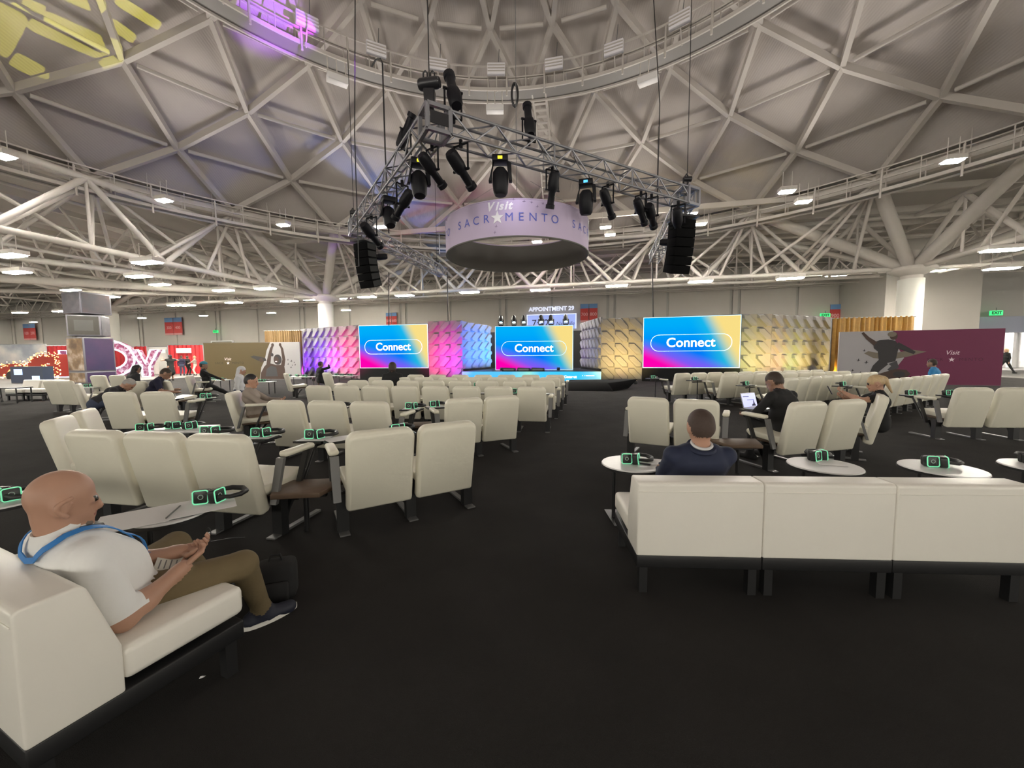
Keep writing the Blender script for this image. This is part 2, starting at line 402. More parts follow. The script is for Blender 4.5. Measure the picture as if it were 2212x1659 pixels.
# ---- trusses of the low roof
def truss(label, a0, b0, a1, b1, zb, zt, n, db, dd, group, zoff=0.0):
    p0, p1 = hall(a0, b0), hall(a1, b1); c = (p0 + p1) / 2
    o = struct(obj('roof_truss', None, None, (c.x, c.y, zb)), label, group)
    e = (p1 - p0); L = e.length; e = e / L
    def P(t, z): return p0 + e * (L * t) - c + Vector((0, 0, z - zb))
    bar('bottom_chord', P(0, zb), P(1, zb), db, M_STRUT, o); bar('top_chord', P(0, zt), P(1, zt), db, M_STRUT, o)
    for i in range(n):
        t0, tm, t1 = i / n, (i + .5) / n, (i + 1) / n
        bar('diagonal', P(t0, zb), P(tm, zt), dd, M_STRUT, o); bar('diagonal', P(tm, zt), P(t1, zb), dd, M_STRUT, o)
        if dd > .15: bar('post', P(tm, zb), P(tm, zt), dd * .5, M_STRUT, o)
    return o
truss('heavy roof truss between the two nearer columns above the stage', -22.2, 28.3, 17.8, 28.3, 6.4, 9.4, 7, .26, .24, 'heavy trusses around the dome')
truss('second heavy roof truss close behind the one above the stage', -22.2, 31.2, 17.8, 31.2, 6.5, 9.4, 7, .22, .2, 'heavy trusses around the dome')
truss('heavy roof truss running from the purple-panel column towards the left', -22.2, -8, -22.2, 28.3, 6.4, 9.4, 6, .28, .26, 'heavy trusses around the dome')
truss('heavy roof truss running from the banner column past the right edge', 17.8, 2, 17.8, 28.3, 6.4, 9.4, 4, .28, .26, 'heavy trusses around the dome')
truss('heavy roof truss between the column by the boxes and the purple-panel column', -46, 28.3, -22.2, 28.3, 6.4, 9.4, 5, .26, .22, 'heavy trusses around the dome')
truss('heavy roof truss from the banner column out to the far side wall', 17.8, 28.3, 50, 28.3, 6.4, 9.4, 5, .26, .22, 'heavy trusses around the dome')
for i, b in enumerate((35, 38, 41, 43.2)):
    truss('light roof truss across the hall, %s in front of the back wall' % ('fourth', 'third', 'second', 'first')[i], -100, b, 48, b, 7.35 + .15 * i, 9.9, 30, .13, .1, 'light trusses in front of the back wall')
for i, a in enumerate((-28, -34, -40, -52, -60, -70)):
    truss('light roof truss over the left bay, %s from the purple-panel column' % ('first', 'second', 'third', 'fourth', 'fifth', 'sixth')[i], a, 2, a, 28.3, 7.0, 9.9, 7, .18, .13, 'light trusses over the left bay')
for i, a in enumerate((23, 29, 36)):
    truss('light roof truss over the right bay, %s from the banner column' % ('first', 'second', 'third')[i], a, 6, a, 34, 7.0, 9.9, 7, .18, .13, 'light trusses over the right bay')
brc = struct(obj('roof_brace', None, None, hall(-22.2, 28.3, 6.4)), 'thick pipes bracing the low roof left of the purple-panel column')
for a, b, d in ((-46, 8, .5), (-30, 8, .3), (-46, 18, .3)):
    bar('pipe', (0, 0, 0), hall(a, b, 6.4) - hall(-22.2, 28.3, 6.4), d, M_STRUT, brc)
for i in range(7):
    t = i / 7; p = (hall(-46, 8, 6.4) - hall(-22.2, 28.3, 6.4)) * (t + .07)
    bar('pipe', p, p + hall(2.5, -2.5, 3.2), .12, M_STRUT, brc); bar('pipe', p, p + hall(-2.5, 2.5, 3.2), .12, M_STRUT, brc)
# purlins under the deck: long thin lines
pur = struct(obj('roof_purlin', None, None, hall(0, 30, 10.2)), 'thin purlins carrying the low roof deck')
for b in (26, 29.5, 32.5, 34, 36.5, 39.5, 42):
    bar('purlin', hall(-100, b - 30, 0), hall(50, b - 30, 0), (.16, .3), M_STRUT, pur, 'box')
for a in (-25, -31, -37, -43, -49, -56, -64, 21, 26, 32):
    bar('purlin', hall(a, -32, -.1), hall(a, 13, -.1), (.16, .3), M_STRUT, pur, 'box')
# fans of thin struts from the ring beam down to the trusses
for i in range(-6, 7):
    p = dnode(0, i); a, b = p.dot(E1), p.dot(E2); tg = []
    if abs(b - 28.3) < 7 and -20 < a < 16: tg = [hall(a + d, 28.3, 6.45) for d in (-4.2, -1.4, 1.4, 4.2)] + [hall(a - 1.5, 31.2, 6.5), hall(a + 1.5, 31.2, 6.5)]
    elif abs(a + 22.2) < 7 and b < 27: tg = [hall(-22.2, b + d, 6.45) for d in (-4.2, -1.4, 1.4, 4.2)] + [hall(-28, b - 1.5, 7.0), hall(-28, b + 3, 7.0)]
    elif abs(a - 17.8) < 7 and b < 27: tg = [hall(17.8, b + d, 6.45) for d in (-4.2, -1.4, 1.4, 4.2)] + [hall(23, b + 2, 7.0)]
    for q in tg: bar('fan_strut', p + Vector((0, 0, -.2)), q, .17, M_STRUT, rb)
# ---- luminaires
def lamp_proto(w, d, m):
    o = obj('ceiling_lamp', None)
    MB().box(-w / 2 - .05, w / 2 + .05, -d / 2 - .05, d / 2 + .05, .03, .2).build('housing', M_STRUT, o)
    MB().box(-w / 2, w / 2, -d / 2, d / 2, -.02, .03).build('diffuser', m, o)
    bar('hanger', (-w / 3, 0, .2), (-w / 3, 0, .9), .03, M_STRUT, o); bar('hanger', (w / 3, 0, .2), (w / 3, 0, .9), .03, M_STRUT, o)
    return o
M_FLOOD = mat('flood_diffuser', (1, .97, .9), .5, emit=LAMP_W * .8, ecol=(1.0, .95, .88))
LP = lamp_proto(1.25, .42, M_LAMP); FP = lamp_proto(.55, .32, M_FLOOD)
under = [(22, 553), (318, 568), (300, 598), (38, 589), (483, 628), (573, 624), (237, 642), (1014, 632), (1167, 627), (1332, 618), (1513, 609), (1707, 602),
         (1803, 598), (2013, 586), (2165, 541), (2163, 581), (793, 642), (745, 645), (874, 639), (669, 648), (380, 660), (505, 654), (404, 660), (130, 673), (43, 676), (625, 651)]
lamp_words = {}
def lamp_label(u, v, base):
    x = 'far left' if u < 260 else 'left' if u < 700 else 'centre' if u < 1400 else 'right' if u < 1900 else 'far right'
    k = (base, x); lamp_words[k] = lamp_words.get(k, 0) + 1
    return base, x, lamp_words[k]
ORD = ['first', 'second', 'third', 'fourth', 'fifth', 'sixth', 'seventh', 'eighth', 'ninth', 'tenth', 'eleventh', 'twelfth', 'thirteenth', 'fourteenth', 'fifteenth', 'sixteenth', 'seventeenth', 'eighteenth', 'nineteenth', 'twentieth', 'twenty-first', 'twenty-second', 'twenty-third', 'twenty-fourth', 'twenty-fifth', 'twenty-sixth', 'twenty-seventh', 'twenty-eighth']
def place_lamps(pts, z, proto, base, group, first=True):
    pts = sorted(pts)
    for i, (u, v) in enumerate(pts):
        o = proto if i == 0 else copy_tree(proto)
        zz = z(u, v) if callable(z) else z
        o.location = at_z(u, v, zz); o.rotation_euler = (0, 0, -AX)
        tag(o, base % ORD[i], 'lamp', group)
place_lamps(under, lambda u, v: {2013: 6.9, 745: 7.4, 669: 7.4, 1803: 7.0}.get(u, 5.75), LP, 'glowing ceiling lamp under the low roof, %s counting from the left edge', 'glowing lamps under the low roof')
flood = [(10, 340), (355, 434), (612, 487), (822, 491), (1308, 492), (1492, 463), (1513, 485), (1700, 415), (1735, 437), (2058, 349), (1160, 523), (1318, 508)]
place_lamps(flood, 8.75, FP, 'bright floodlight on the lower catwalk, %s counting from the left edge', 'floodlights on the lower catwalk')
# the same lamps go on over the rest of the hall, beside and behind the photographer
k = 0
for a in (-64, -50, -36, -28, 24, 32, 42):
    for b in (-26, -14, -2, 10, 20):
        o = copy_tree(LP); o.location = hall(a, b, 6.2); o.rotation_euler = (0, 0, -AX); k += 1
        tag(o, 'glowing ceiling lamp of the side bays outside the picture', 'lamp', 'lamps of the side and rear bays')
for a in (-20, -12, -4, 4, 12):
    for b in (-22, -30):
        o = copy_tree(LP); o.location = hall(a, b, 6.2); o.rotation_euler = (0, 0, -AX)
        tag(o, 'glowing ceiling lamp of the side bays outside the picture', 'lamp', 'lamps of the side and rear bays')
for i, a in enumerate((-98, -88, -78, -68, -58, -48, -38, -28)):  # extra row of lamps, added to brighten the dim back wall
    o = copy_tree(LP); o.location = hall(a, 39, 6.6); o.rotation_euler = (0, 0, -AX); o.scale = (.75, .8, 1)
    tag(o, 'small added ceiling lamp brightening the back wall, %s counting from the left' % ORD[i], 'lamp', 'added lamps brightening the back wall')
# floodlights on the upper catwalk
m_fl = mat('floodlight_white', (0.82, 0.80, 0.82), .5)
fproto = None
for j, i in enumerate((-4, -3, -2, -1, 0, 1, 2, 3, 4, 5)):
    a = PH + STEP * i * .92 + .02
    s, c = math.sin(a), math.cos(a)
    loc = Vector((DC.x + 11.75 * s, DC.y + 11.75 * c, 14.95))
    if fproto is None:
        o = obj('catwalk_floodlight', None)
        MB().box(-.42, .42, -.09, .09, -.26, .26).build('housing', m_fl, o, bevel=.03)
        for zz in (-.13, 0, .13): MB().box(-.4, .4, -.12, -.09, zz - .02, zz + .02).build('louvre', M_STRUT, o)
        bar('bracket', (0, .1, -.2), (0, .35, -.8), .06, M_STRUT, o)
        bar('cable', (.1, .05, .25), (.15, .1, 1.0), .03, M_GREY, o)
        fproto = o
    else: o = copy_tree(fproto)
    o.location = loc; o.rotation_euler = (0, 0, -a)
    tag(o, 'white box floodlight on the upper catwalk, %s counting from the left' % ORD[j], 'floodlight', 'white floodlights on the upper catwalk')
m_sp = mat('small_flood', (0.74, 0.72, 0.70), .5)
for j, i in enumerate((-2.3, 0.05, 2.4)):
    a = PH + STEP * i; s, c = math.sin(a), math.cos(a)
    o = obj('hanging_floodlight', None, None, Vector((DC.x + 12.0 * s, DC.y + 12.0 * c, 13.3)), (0, 0, -a))
    MB().box(-.42, .42, -.2, .2, -.14, .14).build('housing', m_sp, o, bevel=.03)
    for x in (-.36, 0, .36): bar('arm', (x, 0, .1), (x, .1, .95), .05, M_STRUT, o)
    tag(o, 'pale floodlight hanging below the upper catwalk, %s counting from the left' % ORD[j], 'floodlight', 'floodlights hanging below the upper catwalk')
for j in range(14):                                     # added fill lights without fixtures, brightening the dome evenly from below
    a = 2 * math.pi * j / 14; s, c = math.sin(a), math.cos(a)
    area_light('floodlight_beam', (DC.x + 20.5 * s, DC.y + 20.5 * c, 8.6), .9, DOME_FILL_W, (1, .93, .86), (-s * .88, -c * .88, .48), 115)
# ================================================================== STAGE AND SCREENS
def yaw_of(p, q): return math.atan2(q.y - p.y, q.x - p.x)
def screen_mat():
    m = bpy.data.materials.new('led_screen'); m.use_nodes = True; nt = m.node_tree; nt.nodes.clear()
    out = nt.nodes.new('ShaderNodeOutputMaterial'); em = nt.nodes.new('ShaderNodeEmission'); nt.links.new(em.outputs[0], out.inputs[0])
    tc = nt.nodes.new('ShaderNodeTexCoord'); sp = nt.nodes.new('ShaderNodeSeparateXYZ'); nt.links.new(tc.outputs['Generated'], sp.inputs[0])
    def math_(op, a, b=None, c=None):
        n = nt.nodes.new('ShaderNodeMath'); n.operation = op
        for i, x in enumerate((a, b, c)):
            if x is None: continue
            if isinstance(x, (int, float)): n.inputs[i].default_value = x
            else: nt.links.new(x, n.inputs[i])
        return n.outputs[0]
    def sstep(x, e0, e1):
        n = nt.nodes.new('ShaderNodeMapRange'); n.interpolation_type = 'SMOOTHSTEP'
        nt.links.new(x, n.inputs[0]); n.inputs[1].default_value = e0; n.inputs[2].default_value = e1
        return n.outputs[0]
    def mix(f, c1, c2):
        n = nt.nodes.new('ShaderNodeMix'); n.data_type = 'RGBA'; nt.links.new(f, n.inputs[0])
        for i, c in ((6, c1), (7, c2)):
            if isinstance(c, tuple): n.inputs[i].default_value = c + (1,)
            else: nt.links.new(c, n.inputs[i])
        return n.outputs[2]
    X, Z = sp.outputs[0], sp.outputs[2]
    c = mix(sstep(Z, .25, .95), (0.0, .19, .95), (0.0, .43, .95))
    dx = math_('SUBTRACT', X, .84); 
    c = mix(sstep(math_('ADD', X, math_('MULTIPLY', Z, .18)), .62, .98), c, (.02, .55, .70))
    c = mix(sstep(math_('ADD', X, math_('MULTIPLY', Z, .30)), .88, 1.08), c, (.95, .73, .24))
    c = mix(sstep(math_('ADD', math_('MULTIPLY', X, -.55), math_('MULTIPLY', Z, -1.0)), -.62, -.32), c, (.22, .10, .92))
    c = mix(sstep(math_('ADD', math_('MULTIPLY', X, -.8), math_('MULTIPLY', Z, -1.0)), -.50, -.22), c, (1.0, .0, .44))
    nt.links.new(c, em.inputs[0]); em.inputs[1].default_value = 1.0 * KE
    return m
M_SCREEN = screen_mat()
M_LEDW = mat('led_white', (1, 1, 1), .5, emit=1.0, ecol=(1, 1, 1))
M_LEDL = mat('led_outline', (.5, .8, 1), .5, emit=.75, ecol=(.55, .85, 1.0))
M_DARK = mat('black_drape', (0.006, 0.006, 0.007), .9)
def pill(w, h, r, t, m, name, parent, loc):
    pts = []; n = 10
    for cx, cz, a0 in ((w / 2 - r, h / 2 - r, 0), (-w / 2 + r, h / 2 - r, 90), (-w / 2 + r, -h / 2 + r, 180), (w / 2 - r, -h / 2 + r, 270)):
        for i in range(n + 1):
            a = R(a0 + 90 * i / n); pts.append((cx + r * math.cos(a), 0, cz + r * math.sin(a)))
    return MB().path(pts, t, 6, True).build(name, m, parent, loc, smooth=True)
def screen(p, q, z0, z1, label, skirt):
    c = (p + q) / 2; L = (q - p).length; o = thing('led_screen', label, 'screen', (c.x, c.y, z0), yaw_of(p, q), 'glowing stage screens')
    H = z1 - z0
    MB().box(-L / 2, L / 2, .0, .01, 0, H).build('display', M_SCREEN, o)
    MB().box(-L / 2 - .02, L / 2 + .02, .01, .16, -.02, H + .02).build('cabinet', M_BLACKP, o)
    for a0, a1, b0, b1 in ((-L / 2, L / 2, 0, .035), (-L / 2, L / 2, H - .035, H), (-L / 2, -L / 2 + .035, .035, H - .035), (L / 2 - .035, L / 2, .035, H - .035)):
        MB().box(a0, a1, -.008, .0, b0, b1).build('border_line', M_LEDL, o)
    pill(L * .83, H * .32, H * .158, .018, M_LEDL, 'pill_outline', o, (0, -.012, H * .49))
    lettering('Connect', H * .25, M_LEDW, o, (0, -.012, H * .49), bold=.012, spacing=1.0)
    if skirt: MB().box(-L / 2 - .02, L / 2 + .02, .0, .2, -z0, -.02).build('skirt', M_DARK, o)
    return o
SL0, SL1 = Vector((-9.62, 24.8, 0)), Vector((-5.08, 23.9, 0))
SC0, SC1 = Vector((-1.0, 23.75, 0)), Vector((3.65, 23.35, 0))
SR0, SR1 = Vector((7.08, 21.2, 0)), Vector((11.62, 19.95, 0))
screen(SL0, SL1, .72, 3.40, 'glowing Connect screen between the pink wall panels', True)
screen(SC0, SC1, .56, 3.21, 'glowing Connect screen in the middle of the blue stage', False)
screen(SR0, SR1, .72, 3.42, 'large glowing Connect screen between the yellow panels', True)
# ---- relief wall panels
M_TILE = mat('matte_white_tile', (0.19, 0.187, 0.19), .75, noise=.03, nscale=3)
TILES = {}
def tile_mesh(w, h, flip):
    key = (round(w, 3), round(h, 3), flip)
    if key in TILES: return TILES[key]
    b = MB(); b.box(0, w, 0, .03, 0, h)
    P = [(0.0, .70), (.60, .02), (1.0, .02), (1.0, .32), (.42, .98), (0.0, .98)]
    D = [.13, .13, .12, .09, .085, .095]
    if flip: P = [(1 - x, z) for x, z in P]
    gx_ = sum(x for x, z in P) / 6; gz_ = sum(z for x, z in P) / 6
    f = [((gx_ + .84 * (x - gx_)) * w, -d, (gz_ + .84 * (z - gz_)) * h) for (x, z), d in zip(P, D)]; bk = [(x * w, 0.0, z * h) for x, z in P]
    b.add(f + bk, [(0, 1, 2, 3), (0, 3, 4, 5)] + [(k, 6 + k, 6 + (k + 1) % 6, (k + 1) % 6) for k in range(6)])
    TILES[key] = b.mesh('tile', M_TILE); return TILES[key]
def relief_wall(p, q, cols, rows, z0, z1, flip, label):
    L = (q - p).length; o = thing('relief_wall', label, 'wall panel', (p.x, p.y, z0), yaw_of(p, q), 'relief walls of the stage set')
    w, h = L / cols, (z1 - z0) / rows; me = tile_mesh(w, h, flip)
    MB().box(0, L, .03, .09, 0, z1 - z0).build('backing', M_TILE, o)
    for i in range(cols):
        for j in range(rows): obj('tile', me, o, (i * w, 0, j * h))
    MB().box(0, L, -.05, .09, -.12 if z0 > .2 else -.0, 0).build('plinth', M_DARK, o) if z0 > .05 else None
    return o
WZ = 3.44
WA0, WA1 = Vector((-14.9, 27.9, 0)), Vector((-11.35, 25.85, 0))
relief_wall(WA0, WA1 , 6, 5, .06, WZ, True, 'relief wall lit violet, left end of the stage set by the gold curtain')
relief_wall(WA1 + Vector((.02, -.01, 0)), SL0 + Vector((-.03, 0, 0)), 2, 5, .06, WZ, True, 'narrow relief wall lit pink between violet wall and screen')
WM1 = Vector((-2.92, 23.25, 0))
relief_wall(SL1 + Vector((.03, 0, 0)), WM1, 3, 5, .06, WZ + .1, True, 'relief wall lit pink and purple between screen and blue wing')
WB1 = Vector((-1.45, 27.2, 0))
relief_wall(WM1 + Vector((.02, .05, 0)), WB1, 4, 5, .66, WZ + .05, True, 'relief wing lit blue, set back beside the middle screen')
WC0 = Vector((4.98, 21.85, 0)); WCb = Vector((4.62, 26.0, 0))
relief_wall(WCb, WC0 + Vector((-.02, .05, 0)), 6, 5, .66, WZ + .1, False, 'dim relief wing with a blue glow right of the middle screen')
relief_wall(WC0, SR0 + Vector((-.03, 0, 0)), 3, 5, .06, WZ, False, 'relief wall lit yellow between the stage and the large screen')
WD1 = Vector((13.2, 20.0, 0)); WD2 = Vector((17.75, 21.9, 0))
relief_wall(SR1 + Vector((.03, 0, 0)), WD1, 2, 5, .06, WZ, False, 'narrow relief wall lit yellow right beside the large screen')
relief_wall(WD1 + Vector((.02, 0, 0)), WD2, 6, 5, .06, WZ, False, 'wide relief wall lit yellow beside the gold drape')
# stage deck, fascia and step
M_STAGE = mat('dark_blue_stage', (0.012, 0.014, 0.03), .35)
def fascia_mat():
    m = mat('led_fascia', (0, .3, .6), .4, emit=.85); nt = m.node_tree; b = nt.nodes['Principled BSDF']
    tc = nt.nodes.new('ShaderNodeTexCoord'); sp = nt.nodes.new('ShaderNodeSeparateXYZ'); cr = nt.nodes.new('ShaderNodeValToRGB')
    nt.links.new(tc.outputs['Generated'], sp.inputs[0]); nt.links.new(sp.outputs[0], cr.inputs[0])
    e = cr.color_ramp.elements; e[0].position = 0; e[0].color = (.1, .42, .95, 1); e[1].position = 1; e[1].color = (.35, .72, .72, 1)
    for p, c in ((.35, (.08, .45, .8, 1)), (.5, (.35, .8, .55, 1)), (.58, (.05, .5, .9, 1)), (.85, (.02, .5, .8, 1))):
        x = e.new(p); x.color = c
    nt.links.new(cr.outputs[0], b.inputs['Emission Color']); return m
F0, F1 = Vector((-2.95, 23.15, 0)), Vector((4.93, 21.6, 0)); FL = (F1 - F0).length
st = thing('stage', 'low dark stage with a glowing blue front edge', 'stage', (F0.x, F0.y, 0), yaw_of(F0, F1))
MB().box(0, FL, .06, 5.2, 0, .54).build('platform', M_STAGE, st)
MB().box(0, FL, 0, .06, .0, .52).build('fascia', fascia_mat(), st)
lettering('Connect', .2, M_LEDW, st, (FL * .79, -.01, .22), bold=.01)
for x0, x1 in ((.872, .876), (.888, .892), (.897, .955)): MB().box(FL * x0, FL * x1, -.008, 0, .27, .32).build('print_dash', M_LEDW, st)
MB().box(-.1, FL + .1, 5.2, 5.3, .0, 3.1).build('backdrop', M_DARK, st)
# ramp / angular black steps at the right of the stage
sp_ = thing('stage_step', 'angular black step unit on the carpet in front of the stage', 'step', at_z(1260, 840, 0), R(-12))
MB().add([(-1.0, -1.0, 0), (1.2, -1.1, 0), (1.9, .4, 0), (-1.1, .5, 0), (-.5, -.5, .30), (1.0, -.6, .30), (2.3, .35, .42), (-.6, .45, .36)],
         [(0, 3, 2, 1), (4, 5, 6, 7), (0, 1, 5, 4), (1, 2, 6, 5), (2, 3, 7, 6), (3, 0, 4, 7)]).build('ramp', mat('matte_black', (.008, .008, .009), .9, spec=.1), sp_, bevel=.03)
MB().add([(-1.3, -1.3, 0), (-.9, -1.2, 0), (-.75, -.4, 0), (-1.2, -.4, 0), (-1.15, -1.05, .2), (-.95, -1.0, .2), (-.85, -.5, .2), (-1.1, -.5, .2)],
         [(0, 3, 2, 1), (4, 5, 6, 7), (0, 1, 5, 4), (1, 2, 6, 5), (2, 3, 7, 6), (3, 0, 4, 7)]).build('wedge', mat('blue_grey', (.05, .07, .1), .3), sp_)
# confidence monitor wedges on the stage edge
for i, u in enumerate((1118, 1150, 1180)):
    p = at_y(u - 18, 795, 22.9 - .15 * i)
    o = thing('floor_monitor', 'low black monitor wedge on the stage edge, %s from the left' % ORD[i], 'monitor', (p.x, p.y, .54), R(-10), 'monitor wedges on the stage edge')
    MB().prism([(-.4, 0), (.4, 0), (.36, .17), (-.36, .2)], -.2, .25).build('body', M_BLACKP, o, bevel=.02)
    MB().box(-.3, .3, -.215, -.2, .04, .14).build('grille', M_GREY, o)
# moving lights standing on top of the middle screen
M_BEAM = mat('beam_lens_blue', (.5, .9, 1), .2, emit=6.0, ecol=(.45, .9, 1.0))
for i, (u, dx) in enumerate(((1083, 0), (1111, 0), (1132, 0), (1169, 0), (1190, 0), (1221, 0))):
    t = (u - 1070) / 166.0; p = SC0.lerp(SC1, t)
    o = thing('stage_light', 'small moving stage light on the middle screen, %s from the left' % ORD[i], 'stage light', (p.x, p.y + .1, 3.23), 0, 'moving lights on the middle screen')
    MB().box(-.14, .14, -.12, .12, 0, .08).build('base', M_BLACKP, o, bevel=.02)
    for s in (-1, 1): MB().box(s * .16 - .02, s * .16 + .02, -.05, .05, .06, .36).build('yoke_arm', M_BLACKP, o)
    MB().lathe([(.13, -.18), (.14, 0), (.12, .2), (.07, .28)], 14).build('head', M_BLACKP, o, (0, 0, .36), (R(-25), 0, 0), smooth=True)
    MB().lathe([(.001, -.19), (.1, -.185)], 14).build('lens', M_BEAM, o, (0, -.0, .36), (R(-25), 0, 0))
    MB().ball((0, -.14, .27), .07, .03, .06).build('lens', M_BEAM, o)
# ---- coloured uplights at the foot of the relief walls
M_UPL = mat('uplight_case', (.02, .02, .02), .4)
UPN = {}
def uplight(p, n, col, power, label, z=.0, back=2.2, tilt=1.7):
    o = thing('uplight', label, 'uplight', (p.x + n.x * back, p.y + n.y * back, z), math.atan2(n.y, n.x) - math.pi / 2, 'coloured uplights at the stage set')
    MB().lathe([(.07, 0), (.09, .04), (.09, .16), (.07, .18)], 12).build('case', M_UPL, o, smooth=True)
    MB().lathe([(.001, .181), (.06, .183)], 12).build('lens', mat('uplight_lens_%s' % '_'.join('%d' % (c * 99) for c in col), col, .3, emit=1.5, ecol=col), o)
    d = bpy.data.lights.new('uplight_beam', 'SPOT'); d.energy = power; d.color = col; d.spot_size = R(76); d.spot_blend = 1.0; d.shadow_soft_size = .06
    lo = bpy.data.objects.new('uplight_beam', d); COL.objects.link(lo)
    lo.location = (p.x + n.x * back, p.y + n.y * back, z + .22); lo.rotation_euler = Vector((-n.x * tilt, -n.y * tilt, 1)).to_track_quat('-Z', 'Y').to_euler()
def wall_uplights(p, q, cols, power, what, z=.0, back=2.2, tilt=1.7):
    d = (q - p).normalized(); n = Vector((d.y, -d.x, 0))
    for i, c in enumerate(cols):
        t = (i + .5) / len(cols)
        uplight(p.lerp(q, t), n, c, power, 'black uplight at the foot of the %s, %s from the left' % (what, ORD[i]), z, back, tilt)
VIO = (.24, .02, 1.0); PNK = (1.0, .02, .28); PUR = (.62, .02, 1.0); BLU = (.01, .16, 1.0); YEL = (1.0, .72, .20); AMB = (1.0, .60, .24); LIM = (.85, .85, .22)
wall_uplights(WA0, WA1, (VIO, VIO, VIO, (.55, .05, 1.0)), 560, 'violet wall', .0, 1.1, 1.05)
wall_uplights(WA1, SL0, (PNK, PNK), 720, 'narrow pink wall')
wall_uplights(SL1, WM1, (PNK, PNK, PUR), 560, 'pink and purple wall')
wall_uplights(WM1, WB1, (BLU, BLU, (.01, .3, 1.0)), 1500, 'blue wing', .56)
wall_uplights(WCb, WC0, (VIO, BLU), 120, 'dim wing', .56)
wall_uplights(WC0, SR0, (YEL, AMB, YEL), 330, 'yellow wall by the stage')
wall_uplights(SR1, WD1, (LIM, AMB), 400, 'narrow yellow wall')
wall_uplights(WD1, WD2, (AMB, LIM, YEL, YEL, YEL), 230, 'wide yellow wall', .0, 1.3, 1.15)
# ---- gold drapes
M_GOLD = mat('gold_satin', (0.36, 0.20, 0.045), .38, noise=.3, nscale=6)
M_GOLDL = mat('bronze_curtain', (0.24, 0.155, 0.07), .5, noise=.2, nscale=5)
def drape(p, q, z0, z1, label, m, amp=.06, pitch=.16):
    L = (q - p).length; o = thing('drape', label, 'curtain', (p.x, p.y, 0), yaw_of(p, q)); n = int(L / .035)
    pts = [(L * i / n, amp * math.sin(2 * math.pi * L * i / n / pitch + 1.3 * math.sin(i * .11)) * (.7 + .3 * math.sin(i * .37))) for i in range(n + 1)]
    b = MB(); b.add([(x, y, z1) for x, y in pts] + [(x, y * 1.3, z0) for x, y in pts] + [(x, y * 1.3 + .02, z0) for x, y in pts] + [(x, y + .02, z1) for x, y in pts],
                    [(k * (n + 1) + i, k * (n + 1) + i + 1, (k + 1) % 4 * (n + 1) + i + 1, (k + 1) % 4 * (n + 1) + i) for k in (0, 1, 2) for i in range(n)])
    b.build('cloth', m, o, smooth=True)
    bar('rod', (-.05, .02, z1 - .02), (L + .05, .02, z1 - .02), .05, M_STEEL, o)
    for x in (0, L): bar('upright', (x, .08, 0), (x, .08, z1), .05, M_STEEL, o)
    return o
DG0, DG1 = at_y(1799, 684, 20.4), at_y(1976, 686, 19.6)
drape(Vector((DG0.x, DG0.y, 0)), Vector((DG1.x, DG1.y, 0)), .02, 3.25, 'shiny gold satin drape behind the magenta banner', M_GOLD, .07, .2)
DL0, DL1 = at_y(571, 714, 26.6), at_y(652, 711, 26.4)
drape(Vector((DL0.x, DL0.y, 0)), Vector((DL1.x, DL1.y, 0)), .02, 3.25, 'dull bronze curtain behind the olive gold banner', M_GOLDL)
# ---- printed banners
def flat(poly, m, name, parent, y, t=.004):
    return MB().prism(poly, y - t, y).build(name, m, parent)
def disc(cx, cz, r, n=20, rz=None): return [(cx + r * math.cos(2 * math.pi * k / n), cz + (rz or r) * math.sin(2 * math.pi * k / n)) for k in range(n)]
def star(cx, cz, r): return [(cx + (r if k % 2 == 0 else r * .4) * math.sin(k * math.pi / 5), cz + (r if k % 2 == 0 else r * .4) * math.cos(k * math.pi / 5)) for k in range(10)]
M_BWHITE = mat('banner_white', (.36, .35, .36), .7)
M_MAG = mat('banner_magenta', (0.135, 0.010, 0.055), .6)
M_OLIVE = mat('banner_olive_gold', (0.068, 0.046, 0.012), .6)
M_INK = mat('print_ink', (.03, .028, .03), .7); M_INKB = mat('print_brown', (.055, .032, .024), .7); M_INKG = mat('print_grey', (.05, .05, .055), .7); M_INKT = mat('print_tan', (.17, .145, .11), .7)
M_MAGD = mat('print_plum', (0.07, 0.006, 0.035), .7); M_OLD = mat('print_dark_olive', (.026, .017, .006), .7); M_PALE = mat('print_pale_pink', (.75, .62, .68), .6)
def bird(cx, cz, s, k): return [(cx - s, cz + .3 * s * k), (cx - .2 * s, cz + .1 * s), (cx + .2 * s, cz + s), (cx + .35 * s, cz + .1 * s), (cx + s, cz - .2 * s), (cx + .2 * s, cz - .25 * s), (cx - .1 * s, cz - .9 * s), (cx - .15 * s, cz - .2 * s)]
pR0, pR1 = Vector((15.55, 18.65, 0)), Vector((20.75, 16.55, 0)); LR_ = (pR1 - pR0).length
bn = thing('banner_wall', 'magenta banner wall with a leaping figure and white star', 'banner', pR0, yaw_of(pR0, pR1))
MB().box(0, LR_, 0, .12, 0, 2.44).build('panel', M_BWHITE, bn)
flat([(1.95, 2.43), (LR_, 2.43), (LR_, .01), (2.2, .01), (2.05, .6), (2.4, 1.2), (2.1, 1.8)], M_MAG, 'magenta_print', bn, -.002)
def limb(pts, ws):
    L, Rr = [], []
    for k, (x, z) in enumerate(pts):
        a = pts[max(k - 1, 0)]; b = pts[min(k + 1, len(pts) - 1)]; d = Vector((b[0] - a[0], b[1] - a[1])).normalized(); L.append((x - d.y * ws[k], z + d.x * ws[k])); Rr.append((x + d.y * ws[k], z - d.x * ws[k]))
    return L + Rr[::-1]
flat([(.95, 1.42), (1.3, 1.2), (1.9, 1.12), (2.5, 1.25), (3.15, 1.48), (2.7, 1.56), (2.0, 1.42), (1.4, 1.45), (1.1, 1.52)], M_INKT, 'figure_board', bn, -.005)
